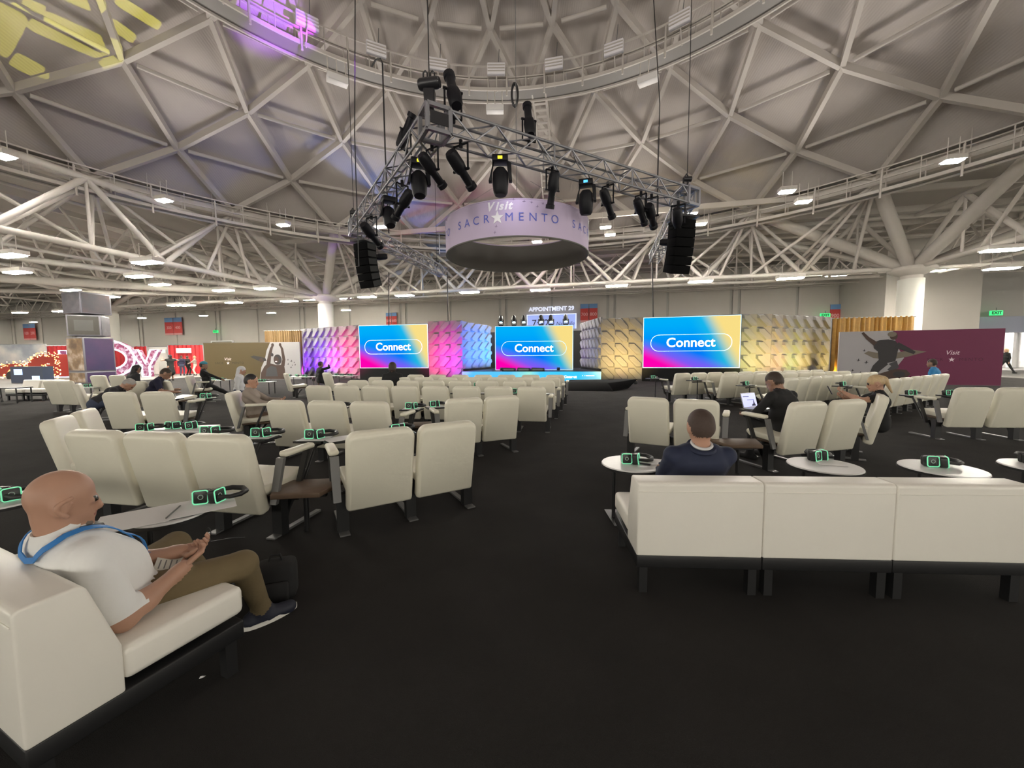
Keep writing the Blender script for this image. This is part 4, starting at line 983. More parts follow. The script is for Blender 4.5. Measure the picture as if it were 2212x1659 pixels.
ME_PAD = MB().box(-.042, .042, -.17, .19, 0, .05).mesh('armrest', M_CREAM, bevel=.022, seg=3)
_p = MB(); _p.add([(-.03, -.03, 0), (.03, -.03, 0), (.03, .0, 0), (-.03, .0, 0), (-.035, .07, .36), (.035, .07, .36), (.035, .1, .36), (-.035, .1, .36)], [(0, 3, 2, 1), (4, 5, 6, 7), (0, 1, 5, 4), (1, 2, 6, 5), (2, 3, 7, 6), (3, 0, 4, 7)])
ME_POST = _p.mesh('arm_post', M_GREY)
_l = MB(); _l.box(-.045, .045, -.16, -.08, .0, .33); _l.add([(-.02, -.08, .05), (.02, -.08, .05), (.02, .02, .3), (-.02, .02, .3), (-.02, .08, .3), (.02, .08, .3), (.02, -.08, .12), (-.02, -.08, .12)], [(0, 1, 2, 3), (4, 5, 6, 7), (3, 2, 5, 4), (0, 7, 6, 1), (1, 6, 5, 2), (0, 3, 4, 7)])
ME_LEG = _l.mesh('leg', M_BLACK)
_f = MB(); _f.box(-.04, .04, -.24, -.16, 0, .012); _f.box(-.025, .025, -.08, .36, 0, .02)
ME_FOOT = _f.mesh('foot', M_GREY)
ME_BEAM = MB().box(-.27, .27, -.13, -.05, .25, .33).mesh('beam', M_BLACK)
ME_TAB = MB().prism([(-.15, -.12), (.15, -.12), (.15, .10), (.12, .13), (-.12, .13), (-.15, .10)], -.01, .01).mesh('tablet', M_BLACKP)
_t = MB(); _t.rod((0, -.32, -.36), (0, -.1, -.02), .016); _t.rod((0, -.1, -.02), (0, .05, -.015), .014)
ME_TARM = _t.mesh('tablet_arm', M_BLACK)
CHAIRS = []
def chair(p, yaw, label, group, arms='', legs='LR', tablet=''):
    o = thing('auditorium_chair', label, 'chair', (p.x, p.y, 0), yaw, group)
    obj('backrest', ME_BACK, o, (0, -.24, .225), (BACK_LEAN, 0, 0)); obj('seat', ME_SEAT, o); obj('seat_shell', ME_SHELL, o); obj('beam', ME_BEAM, o)
    for s, ch in ((-1, 'L'), (1, 'R')):
        if ch in legs: obj('leg', ME_LEG, o, (s * .285, 0, 0)); obj('foot', ME_FOOT, o, (s * .285, 0, 0))
        if ch in arms:
            obj('armrest', ME_PAD, o, (s * .335, .05, .66)); obj('arm_post', ME_POST, o, (s * .335, -.22, .30)); bar('arm_front_post', (s * .335, .17, .66), (s * .335, .0, .25), (.05, .025), M_BLACK, o, 'box')
        if ch in tablet:
            obj('tablet', ME_TAB, o, (s * .22, .44, .68), (R(-90), 0, 0)); obj('tablet_arm', ME_TARM, o, (s * .33, .40, .68))
    CHAIRS.append(o)
    return o
def row(pl, pr, n, words, group, arms=(True, True), tablets='', zt=.9, yaw=None):
    a, b = at_z(pl[0], pl[1], zt), at_z(pr[0], pr[1], zt); d = (b - a); d.z = 0; L = d.length; d /= L
    y = yaw if yaw is not None else math.atan2(d.y, d.x); f = Vector((-math.sin(y), math.cos(y), 0)); out = []
    for i in range(n):
        c = a + d * (L * (i + .5) / n) + f * .45
        ar = ('L' if i == 0 and arms[0] else '') + ('R' if i == n - 1 and arms[1] else '')
        lab = words % (ORD[i] if n > 2 else ('left-hand', 'right-hand')[i]) if '%s' in words else words
        out.append(chair(c, y, lab, group, ar, 'LR' if i == n - 1 else 'L', tablets))
    return out
L1a = row((120, 930), (527, 944), 3, 'cream chair in the nearest trio behind the seated bald man, %s from the left', 'nearest row of cream chairs', (False, True), 'R')
L1b = row((743, 938), (1037, 908), 2, '%s cream chair of the nearest pair beside the open aisle', 'nearest row of cream chairs', (True, False), 'L')
L2a = row((564, 865), (840, 869), 3, 'cream chair in the second-row trio behind the nearest chairs, %s from the left', 'second row of cream chairs', (False, True), 'R')
L2b = row((962, 863), (1127, 854), 2, '%s cream chair of the second-row pair beside the open aisle', 'second row of cream chairs', (True, False), 'L')
L3 = row((652, 833), (1184, 836), 8, 'cream chair in the third row left of the aisle, %s from the left', 'third row of cream chairs', (True, True), 'R')
L4 = row((743, 821.5), (1204, 823), 8, 'cream chair in the fourth row left of the aisle, %s from the left', 'fourth row of cream chairs', (True, True), 'R')
L5 = row((788, 814.5), (1216, 815.5), 8, 'cream chair in the fifth row left of the aisle, %s from the left', 'fifth row of cream chairs')
L6 = row((826, 809.5), (1226, 810), 8, 'cream chair in the front row before the blue stage, %s from the left', 'front row of cream chairs')
R1a = row((1349, 857), (1560, 867), 2, '%s cream chair of the pair in front of the man in the navy jacket', 'chairs in front of the white sofa', (True, True))
R1b = row((1712, 871), (1887, 862), 2, '%s cream chair of the pair where the man in black sits', 'chairs in front of the white sofa', (True, False))
RX = row((2068, 838), (2256, 838), 2, '%s cream chair of the pair at the right edge of the picture', 'chairs at the right edge', (True, False), 'L')
Q1 = row((1460, 806.5), (1784, 798.5), 10, 'cream chair in the front row facing the large screen, %s from the left', 'first row facing the large screen', (True, True))
Q2 = row((1563, 809.5), (1842, 801), 9, 'cream chair in the second row facing the large screen, %s from the left', 'second row facing the large screen', (True, True), '')
Q3 = row((1702, 818), (1900, 803), 9, 'cream chair in the third row facing the large screen, %s from the left', 'third row facing the large screen', (True, True), '')
Q4 = row((1929, 819), (2056, 806.5), 6, 'cream chair in the row behind the blonde woman, %s from the left', 'rear row facing the large screen', (True, True), '')
def single(u, v, yaw, label, group, arms='', tablet='', zt=.9):
    y = R(yaw); f = Vector((-math.sin(y), math.cos(y), 0)); return chair(at_z(u, v, zt) + f * .45, y, label, group, arms, 'LR', tablet)
GS = 'scattered cream chairs on the left side'
C_w = single(1919, 853, 52, 'cream chair where the blonde woman sits, seen from the side', 'chairs in front of the white sofa', 'L')
C1 = single(104, 903, -58, 'nearer cream chair of the turned pair at the left edge', GS); C2 = single(163, 886, -58, 'farther cream chair of the turned pair at the left edge', GS)
C_b = single(494, 846, -72, 'cream chair where the man in the beige jacket sits', GS, 'R')
LB = row((207, 848), (372, 846.5), 2, '%s cream chair of the pair in front of the leaning men', GS, (False, True), 'R')
C3 = single(158, 829, -48, 'turned cream chair beside the leaning man in dark shirt', GS, 'R')
LC = row((90, 822), (148, 822.5), 2, '%s cream chair of the far pair near the red truck', GS, (False, False))
LD = row((187, 811), (268, 810.5), 2, '%s cream chair of the distant pair below the tower of boxes', GS, (False, False))
C4 = single(288, 824, 0, 'cream chair between the two leaning men', GS); C5 = single(404, 811, -68, 'cream armchair turned to the right beyond the leaning men', GS, 'LR')
C6 = single(613, 806, -52, 'cream chair turned to the right before the curtain', GS); C7 = single(702, 805, -38, 'cream chair turned to the right before the violet wall', GS)
C8 = single(345, 823, -20, 'cream chair under the man in the navy shirt', GS)
# ---- white modular sofas
def sofa_mesh():
    W = .7535
    b = MB(); prof = [(0, .245), (0, .70), (.015, .715), (.15, .715), (.17, .70), (.25, .43), (.25, .245)]     # backrest section, y forward
    n = len(prof); b.add([(x, y, z) for x in (-W / 2, W / 2) for y, z in prof], [tuple(range(n)), tuple(range(2 * n - 1, n - 1, -1))] + [(k, n + k, n + (k + 1) % n, (k + 1) % n) for k in range(n)])
    back = b.mesh('backrest', M_SOFA, bevel=.018, seg=3, angle=30)
    b = MB(); b.box(-W / 2, W / 2, .245, .69, .28, .415); seat = b.mesh('seat_cushion', M_SOFA, bevel=.03, seg=3)
    b = MB(); b.box(-W / 2, W / 2, .0, .68, .17, .25); frame = b.mesh('frame', M_BLACK, bevel=.006)
    leg = MB().box(-.025, .025, -.025, .025, 0, .17).mesh('leg', M_BLACK)
    seam = MB().path([(-W / 2 + .01, -.001, .655), (W / 2 - .01, -.001, .66)], .003, 5).mesh('seam', M_SOFA)
    return back, seat, frame, leg, seam
SFM = sofa_mesh()
def sofa(p, yaw, label, group):
    o = thing('sofa_module', label, 'sofa', (p.x, p.y, 0), yaw, group)
    obj('backrest', SFM[0], o); obj('seat_cushion', SFM[1], o); obj('frame', SFM[2], o); obj('seam', SFM[4], o)
    for x in (-.33, .33):
        for y in (.04, .63): obj('leg', SFM[3], o, (x, y, 0))
    return o
s0 = Vector((.765, 2.345, 0)); sd = Vector((math.cos(R(-3.3)), math.sin(R(-3.3)), 0))
for i in range(3): sofa(s0 + sd * (.757 * (i + .5)), R(-3.3), ('white leather sofa section behind the man in the navy jacket', 'middle section of the white leather sofa', 'white leather sofa section cut by the right edge')[i], 'white sofa on the right')
SO = Vector((-1.56, 1.155, 0)); FY = R(-23.5); SFd = Vector((-math.sin(FY), math.cos(FY), 0)); SLd = Vector((-math.cos(FY), -math.sin(FY), 0))
def so(f, l, z): return SO + SFd * f + SLd * l + Vector((0, 0, z))
for i in range(2): sofa(so(0, .757 * (i + .5), 0), FY, ('white leather sofa section under the bald man', 'white leather sofa section beyond the left edge')[i], 'white sofa on the left')
q = at_z(30, 868, 0)
for i in range(2): sofa(q + Vector((-.76 * i + .4, .05 * i + 1.0, 0)), R(172), ('distant white sofa section by the red truck, right half', 'distant white sofa section by the red truck, left half')[i], 'distant white sofa')
# ---- small tables
def round_table(p, label, z=.52, r=.27, group='round white side tables'):
    o = thing('side_table', label, 'table', (p.x, p.y, 0), 0, group)
    MB().lathe([(.001, 0), (r, 0), (r, .012), (r - .004, .018), (.001, .018)], 40).build('top', M_WHITE, o, (0, 0, z - .018), smooth=True)
    MB().lathe([(r - .01, -.012), (r + .004, -.01), (r + .004, .008), (r, .008)], 40).build('rim', M_BLACK, o, (0, 0, z - .018), smooth=True)
    bar('post', (-.16, .02, 0), (-.16, .02, z - .02), .03, M_BLACK, o); MB().box(-.2, .12, -.16, .2, 0, .012).build('base', M_BLACK, o)
    bar('support', (-.16, .02, z - .03), (.12, .02, z - .03), (.03, .02), M_BLACK, o, 'box')
    return o
TB = [at_z(1366, 1000, .52), at_z(1780, 1004, .52), at_z(2034, 1010, .52), at_z(2262, 1008, .52)]
TL = ('round white side table beside the man in the navy jacket', 'round white side table in front of the middle sofa section', 'round white side table with headphones near the right', 'round white side table cut by the right edge')
for p, l in zip(TB, TL): round_table(p, l)
TM = at_z(368, 1108, .52); round_table(TM, 'round white side table covered with papers by the bald man', .52, .2); TE = at_z(2, 1078, .52); round_table(TE, 'round white side table cut by the left edge')
def sheet(p, yaw, w, d, label, group=None, z=None, t=.003):
    o = thing('paper_sheet', label, 'paper', (p.x, p.y, p.z if z is None else z), yaw, group)
    b = MB(); b.add([(-w / 2, -d / 2, .001), (w / 2, -d / 2, .001), (w / 2, d / 2, .004), (-w / 2, d / 2, .002), (-w / 2, -d / 2, .001 + t), (w / 2, -d / 2, .001 + t), (w / 2, d / 2, .006 + t), (-w / 2, d / 2, .004 + t)],
                   [(0, 3, 2, 1), (4, 5, 6, 7), (0, 1, 5, 4), (1, 2, 6, 5), (2, 3, 7, 6), (3, 0, 4, 7)]); b.build('sheet', M_PAPER, o)
    return o
ang = math.atan2(.39, .51)
sheet(TM + Vector((-.13, -.10, 0)), ang, .34, .33, 'white paper sheet on the table by the bald man, nearer one', 'papers on the side tables', .5215)
sheet(TM + Vector((.13, .10, 0)), ang + .03, .34, .31, 'white paper sheet under the headphones by the bald man', 'papers on the side tables', .526)
pen = thing('pen', 'thin dark pen lying across the papers', 'pen', TM + Vector((.04, -.02, .018)), ang + R(75)); MB().rod((-.11, 0, 0), (.1, 0, 0), .0045).build('barrel', M_GREY, pen); MB().rod((.1, 0, 0), (.112, 0, 0), .0045, .001).build('tip', M_STEEL, pen)
sheet(TB[0] + Vector((.18, .0, 0)), R(-25), .22, .15, 'crumpled grey napkin beside the man in the navy jacket', 'papers on the side tables', .5215, .012)
sheet(TB[1] + Vector((.08, .03, 0)), R(-20), .2, .15, 'white card on the middle round table', 'papers on the side tables', .5215)
# dark sleeve and tray marks
o = thing('phone', 'thin black phone on the table beside the navy jacket', 'phone', TB[0] + Vector((.06, -.03, .001)), R(-30)); MB().box(-.09, .09, -.02, .02, 0, .009).build('body', M_BLACKP, o, bevel=.003); MB().box(-.085, .085, -.018, .018, .009, .0095).build('display', M_LENSK, o)
def corner_table(p, yaw, label, m=M_BROWN):
    o = thing('corner_table', label, 'table', (p.x, p.y, 0), yaw, 'wedge tables between the chairs')
    MB().add([(-.22, -.2, .36), (.22, -.2, .36), (.36, .26, .36), (-.36, .26, .36), (-.22, -.2, .40), (.22, -.2, .40), (.36, .26, .40), (-.36, .26, .40)], [(0, 3, 2, 1), (4, 5, 6, 7), (0, 1, 5, 4), (1, 2, 6, 5), (2, 3, 7, 6), (3, 0, 4, 7)]).build('top', m, o, bevel=.008)
    o.scale = (.85, .85, 1); bar('post', (0, .05, 0), (0, .05, .36), .05, M_BLACK, o); MB().box(-.2, .2, .02, .08, .3, .36).build('bracket', M_BLACK, o)
corner_table(at_z(655, 1052, .4), R(7), 'brown wedge table between the nearest trio and pair'); corner_table(at_z(905, 916, .4), R(9), 'brown wedge table between the second-row trio and pair')
corner_table(at_z(1598, 955, .4), R(-4), 'brown wedge table behind the man with the laptop')
bt = thing('black_table', 'black folding table before the distant white sofa', 'table', at_z(40, 868, 0) + Vector((.1, -.3, 0)), R(5))
MB().box(-.55, .5, -.25, .25, .5, .53).build('top', M_BLACKP, bt)
for x in (-.5, .45):
    for y in (-.22, .22): bar('leg', (x, y, 0), (x, y, .5), .04, M_BLACK, bt)
bar('brace', (-.5, 0, .45), (-.2, 0, .05), .03, M_BLACK, bt)
def low_table(u, v, w, d, yaw, label, z=.5):
    p = at_z(u, v, z); o = thing('low_table', label, 'table', (p.x, p.y, 0), R(yaw), 'low white tables with headphones')
    MB().box(-w / 2, w / 2, -d / 2, d / 2, z - .03, z).build('top', M_WHITE, o, bevel=.006)
    for x in (-w / 2 + .06, w / 2 - .06):
        for y in (-d / 2 + .06, d / 2 - .06): bar('leg', (x, y, 0), (x, y, z - .03), .035, M_BLACK, o)
    return Vector((p.x, p.y, z)), R(yaw)
T1 = low_table(466, 820, 1.3, .5, -20, 'low white table with headphones by the turned armchair'); T2 = low_table(563, 824, 1.0, .5, 0, 'low white table with headphones behind the beige jacket')
T3 = low_table(648, 813, 1.6, .5, -25, 'low white table with headphones before the violet wall'); T4 = low_table(745, 811, 1.4, .5, -25, 'low white table with headphones left of the black skirt')
T5 = low_table(374, 926, .9, .45, 10, 'low table with headphones in front of the nearest trio', .56)
T6 = low_table(178, 836, 1.0, .4, 0, 'low table with headphones below the tower of boxes', .5)
# ---- headphones
M_BANDP = mat('headband_black', (.013, .013, .014), .5); M_CUP = mat('earcup_black', (.012, .014, .014), .3)
def rsq(s, r, n=4):
    pts = []
    for cx, cz, a0 in ((s - r, s - r, 0), (-s + r, s - r, 90), (-s + r, -s + r, 180), (s - r, -s + r, 270)):
        for i in range(n + 1):
            a = R(a0 + 90 * i / n); pts.append((cx + r * math.cos(a), cz + r * math.sin(a)))
    return pts
ME_CUP = MB().prism(rsq(.045, .016), -.02, .028).mesh('ear_cup', M_CUP, bevel=.006)
ME_RING = MB().path([(x, -.023, z) for x, z in rsq(.043, .015)], .0042, 6, True).mesh('light_ring', M_GREEN, smooth=True)
ME_LOGO = MB().path([(.014 * math.cos(2 * math.pi * k / 12), -.0215, .014 * math.sin(2 * math.pi * k / 12)) for k in range(12)], .0025, 5, True).mesh('emblem', mat('emblem_grey', (.4, .55, .48), .5), smooth=True)
ME_CUSH = MB().prism(rsq(.042, .02), .028, .055).mesh('ear_cushion', M_BANDP, bevel=.01)
_hb = MB().path([(.02, .05, .05), (.06, .115, .052), (.13, .14, .05), (.2, .12, .046), (.235, .06, .042), (.22, -.0, .04), (.17, -.035, .04), (.1, -.03, .045)], [.012, .014, .017, .018, .018, .017, .014, .012], 8).mesh('headband', M_BANDP, smooth=True)
HPN = [0]
def headphones(p, yaw, label, group='silent-disco headphones with green lights', s=1.0):
    o = thing('headphones', label, 'headphones', p, yaw, group); o.scale = (s, s, s)
    for loc, rz in (((0, 0, .048), 0), ((.085, -.0, .046), R(68))):
        c = obj('ear_cup', ME_CUP, o, loc, (R(-6), 0, rz)); obj('light_ring', ME_RING, c); obj('emblem', ME_LOGO, c); obj('ear_cushion', ME_CUSH, c)
    obj('headband', _hb, o)
    return o
headphones(TM + Vector((.10, .13, .009)), R(18), 'headphones with pale green light lying on the papers by the bald man')
headphones(TB[0] + Vector((-.06, -.02, 0)), R(-5), 'headphones on the round table beside the navy jacket'); headphones(TB[1] + Vector((.02, .12, 0)), R(25), 'headphones on the middle round side table')
headphones(TB[2] + Vector((-.06, .03, 0)), R(-10), 'headphones on the round table near the right'); headphones(TB[3] + Vector((-.02, .1, 0)), R(10), 'headphones on the table cut by the right edge')
headphones(TE + Vector((.03, -.02, 0)), R(-8), 'headphones on the table at the left edge')
def on_chair(c, s=1, dx=0.0, dy=0.0, yaw=0.2):
    bpy.context.view_layer.update() if False else None
    y = c.rotation_euler.z; m = Matrix.Rotation(y, 3, 'Z'); return Vector(c.location) + m @ Vector((s * .22 + dx, .44 + dy, .692)), y + yaw
def chair_hp(c, s, what, dx=-.05, yaw=.2):
    p, y = on_chair(c, s, dx, 0, yaw); headphones(p, y, 'headphones on the tablet of %s' % what)
def chair_sheet(c, s, what):
    p, y = on_chair(c, s); sheet(p, y, .26, .2, 'white paper on the tablet of %s' % what, 'papers on the chair tablets', .691)
nm = ['the leftmost chair', 'the middle chair', 'the last chair']
for i, c in enumerate(L1a): chair_hp(c, 1, nm[i] + ' of the nearest trio'); chair_sheet(c, 1, nm[i] + ' of the nearest trio')
chair_sheet(L1b[0], -1, 'the nearest pair, left one'); chair_hp(L1b[1], -1, 'the nearest pair, right one')
for i, c in enumerate(L2a): chair_hp(c, 1, nm[i] + ' of the second-row trio')
chair_sheet(L2a[2], 1, 'the last chair of the second-row trio')
chair_hp(L2b[0], -1, 'the second-row pair, left one'); chair_sheet(L2b[0], -1, 'the second-row pair, left one')
for i in (0, 2, 4, 6): chair_hp(L3[i], 1, 'the third row, %s chair' % ORD[i])
for i in (1, 3, 5): chair_sheet(L3[i], 1, 'the third row, %s chair' % ORD[i])
for i in (1, 4): chair_hp(L4[i], 1, 'the fourth row, %s chair' % ORD[i])
chair_hp(LB[1], 1, 'the right chair of the pair by the leaning men'); chair_sheet(LB[1], 1, 'the right chair of the pair by the leaning men')
chair_hp(RX[0], -1, 'the first chair at the right edge'); chair_sheet(RX[0], -1, 'the first chair at the right edge'); chair_hp(RX[1], -1, 'the second chair at the right edge')
def pile(T, n, what, L=.9):
    p, y = T; m = Matrix.Rotation(y, 3, 'Z')
    for i in range(n):
        headphones(p + m @ Vector((-L / 2 + L * (i + .5) / n - .05, -.08 + .1 * (i % 2), 0)), y + random.uniform(-1.2, 1.2), 'headphones on the low table %s, %s from the left' % (what, ORD[i]))
pile(T1, 5, 'by the turned armchair', 1.2); pile(T2, 3, 'behind the beige jacket', .5); pile(T3, 5, 'before the violet wall', 1.4); pile(T4, 5, 'left of the black skirt', 1.3)
pile(T5, 3, 'in front of the nearest trio', .8); pile(T6, 2, 'below the tower of boxes', .6)
# tablet boards standing at the left end of the rows facing the large screen
def end_tablet(c, what, two=False):
    y = c.rotation_euler.z; m = Matrix.Rotation(y, 3, 'Z'); base = Vector(c.location)
    t = thing('writing_tablet', 'black writing tablet on a post beside %s' % what, 'tablet', base + m @ Vector((-.46, .38, 0)), y, 'writing tablets at the row ends')
    MB().box(-.22, .2, -.14, .14, .69, .712).build('board', M_BLACKP, t, bevel=.005); bar('post', (0, -.08, 0), (0, -.08, .69), .03, M_BLACK, t); MB().box(-.12, .12, -.2, .06, 0, .015).build('base', M_BLACK, t); bar('support', (-.2, -.1, .66), (.18, -.1, .66), (.03, .03), M_BLACK, t, 'box')
    sheet(base + m @ Vector((-.42, .40, .713)), y, .24, .17, 'white paper on the writing tablet beside %s' % what, 'papers on the writing tablets')
    headphones(base + m @ Vector((-.55, .36, .713)), y + .2, 'headphones on the writing tablet beside %s' % what)
end_tablet(Q1[0], 'the front row facing the large screen'); end_tablet(Q2[0], 'the second row facing the large screen'); end_tablet(Q3[0], 'the third row facing the large screen'); end_tablet(Q4[0], 'the row behind the blonde woman')
# ================================================================== PEOPLE
def surface_net(prims, res, k):
    """polygonise a smooth union of tapered capsules and ellipsoids; returns verts, quads, material per face"""
    lo = np.array([1e9] * 3); hi = -lo
    for p in prims:
        if p[0] == 'c': pts = np.array([p[1], p[2]], float); r = max(p[3], p[4])
        else: pts = np.array([p[1]], float); r = max(p[2])
        lo = np.minimum(lo, pts.min(0) - r); hi = np.maximum(hi, pts.max(0) + r)
    lo -= 3 * res; hi += 3 * res
    n = np.ceil((hi - lo) / res).astype(int) + 1
    D = np.full(n, 10.0, np.float32); B = np.full(n, 10.0, np.float32); M = np.zeros(n, np.int8)
    ax = [lo[i] + res * np.arange(n[i]) for i in range(3)]
    for p in prims:
        if p[0] == 'c':
            a, b, ra, rb, mi = np.array(p[1], float), np.array(p[2], float), p[3], p[4], p[5]; r = max(ra, rb); plo = np.minimum(a, b) - r; phi = np.maximum(a, b) + r
        else:
            c, rad, rot, mi = np.array(p[1], float), np.array(p[2], float), p[3], p[4]; r = max(rad); plo = c - r; phi = c + r
        mg = k + 3 * res
        i0 = np.maximum(np.floor((plo - mg - lo) / res).astype(int), 0); i1 = np.minimum(np.ceil((phi + mg - lo) / res).astype(int) + 1, n)
        sl = tuple(slice(i0[i], i1[i]) for i in range(3))
        X, Y, Z = np.meshgrid(ax[0][sl[0]], ax[1][sl[1]], ax[2][sl[2]], indexing='ij')
        if p[0] == 'c':
            ab = b - a; L2 = max(ab @ ab, 1e-9); h = np.clip(((X - a[0]) * ab[0] + (Y - a[1]) * ab[1] + (Z - a[2]) * ab[2]) / L2, 0, 1)
            d = np.sqrt((X - a[0] - h * ab[0]) ** 2 + (Y - a[1] - h * ab[1]) ** 2 + (Z - a[2] - h * ab[2]) ** 2) - (ra + (rb - ra) * h)
        else:
            P = np.stack([X - c[0], Y - c[1], Z - c[2]], -1)
            if rot is not None: P = P @ np.array(rot)
            k0 = np.sqrt(((P / rad) ** 2).sum(-1)); k1 = np.sqrt(((P / rad ** 2) ** 2).sum(-1)) + 1e-9; d = k0 * (k0 - 1) / k1
        d = d.astype(np.float32); O = D[sl]; h = np.clip(.5 + .5 * (O - d) / k, 0, 1); D[sl] = O * (1 - h) + d * h - k * h * (1 - h)
        up = d < B[sl]; Bs = B[sl]; Ms = M[sl]; Bs[up] = d[up]; Ms[up] = mi
    S = D < 0
    cnt = np.zeros(n - 1, np.int8)
    off = [(i, j, l) for i in (0, 1) for j in (0, 1) for l in (0, 1)]
    def sub(A, o): return A[o[0]:n[0] - 1 + o[0], o[1]:n[1] - 1 + o[1], o[2]:n[2] - 1 + o[2]]
    for o in off: cnt += sub(S, o)
    act = (cnt > 0) & (cnt < 8); idx = np.full(n - 1, -1, np.int64); ijk = np.argwhere(act); idx[act] = np.arange(len(ijk))
    acc = np.zeros((len(ijk), 3)); wt = np.zeros(len(ijk))
    for o in off:
        for axis in range(3):
            if o[axis]: continue
            q = list(o); q[axis] = 1
            d0 = sub(D, o)[act]; d1 = sub(D, q)[act]; c = (d0 < 0) != (d1 < 0)
            t = np.where(c, d0 / np.where(c, d0 - d1, 1), 0); v = np.array(o, float)[None] + 0 * acc; v[:, axis] += t
            acc[c] += v[c]; wt[c] += 1
    V = lo + res * (ijk + acc / wt[:, None]); vm = sub(M, (0, 0, 0))[act]
    faces = []
    for axis in range(3):
        u, w_ = (axis + 1) % 3, (axis + 2) % 3
        s0 = [slice(None)] * 3; s1 = [slice(None)] * 3; s0[axis] = slice(0, -1); s1[axis] = slice(1, None)
        a, b = S[tuple(s0)], S[tuple(s1)]; e = np.argwhere(a != b)
        e = e[(e[:, u] > 0) & (e[:, w_] > 0) & (e[:, u] < n[u] - 1) & (e[:, w_] < n[w_] - 1)]
        flip = a[tuple(e.T)]
        def cell(du, dw): q = e.copy(); q[:, u] -= du; q[:, w_] -= dw; return idx[tuple(q.T)]
        Q = np.stack([cell(1, 1), cell(0, 1), cell(0, 0), cell(1, 0)], 1); Q[~flip] = Q[~flip][:, ::-1]
        faces.append(Q)
    Q = np.concatenate(faces); return V, Q, vm[Q[:, 0]]
def ik(a, c, l1, l2, pole):
    a, c, pole = Vector(a), Vector(c), Vector(pole); d = c - a; L = min(d.length, (l1 + l2) * .999); dn = d.normalized()
    x = (l1 * l1 - l2 * l2 + L * L) / (2 * L); h = math.sqrt(max(l1 * l1 - x * x, 0)); pp = (pole - dn * pole.dot(dn)).normalized()
    return a + dn * x + pp * h
def hand_prims(wr, d, nrm, side, curl, mi=0, s=1.0):
    """palm, four fingers of unequal length and a thumb leaving the side of the palm"""
    d = Vector(d).normalized(); nrm = Vector(nrm); nrm = (nrm - d * nrm.dot(d)).normalized(); x = d.cross(nrm) * side; wr = Vector(wr); P = []
    for i in range(4):
        o = (i - 1.5) * .019 * s; P.append(('c', wr + x * o * .7 + d * .012 * s, wr + x * o + d * .085 * s, .013 * s, .0115 * s, mi))
    for i, L in enumerate((.068, .076, .071, .055)):
        o = (i - 1.5) * .0205 * s; p = wr + x * o + d * .088 * s; a = 0.0; dirv = d.copy()
        for j, f in enumerate((.45, .31, .24)):
            a += curl * (1, 1.15, .8)[j]; dv = d * math.cos(a) + nrm * math.sin(a) + x * ((i - 1.5) * .06); q = p + dv * (L * s * f)
            P.append(('c', p, q, (.0092, .0082, .0074)[j] * s, (.0084, .0075, .0062)[j] * s, mi)); p = q
    p = wr - x * .026 * s + d * .028 * s; t1 = p + (d * .7 - x * .75 + nrm * .35).normalized() * .042 * s; t2 = t1 + (d * .9 - x * .1 + nrm * .5).normalized() * .032 * s; t3 = t2 + (d * .8 + x * .15 + nrm * .5).normalized() * .024 * s
    P += [('c', p, t1, .0135 * s, .011 * s, mi), ('c', t1, t2, .0105 * s, .009 * s, mi), ('c', t2, t3, .009 * s, .007 * s, mi)]
    return P
SKIN = mat('skin', (.46, .26, .18), .5, noise=.12, nscale=9); SKIN_D = mat('skin_tan', (.30, .17, .115), .5, noise=.1, nscale=9)
M_EYE = mat('eye_dark', (.02, .015, .012), .2); M_LIP = mat('lip', (.30, .11, .09), .5)
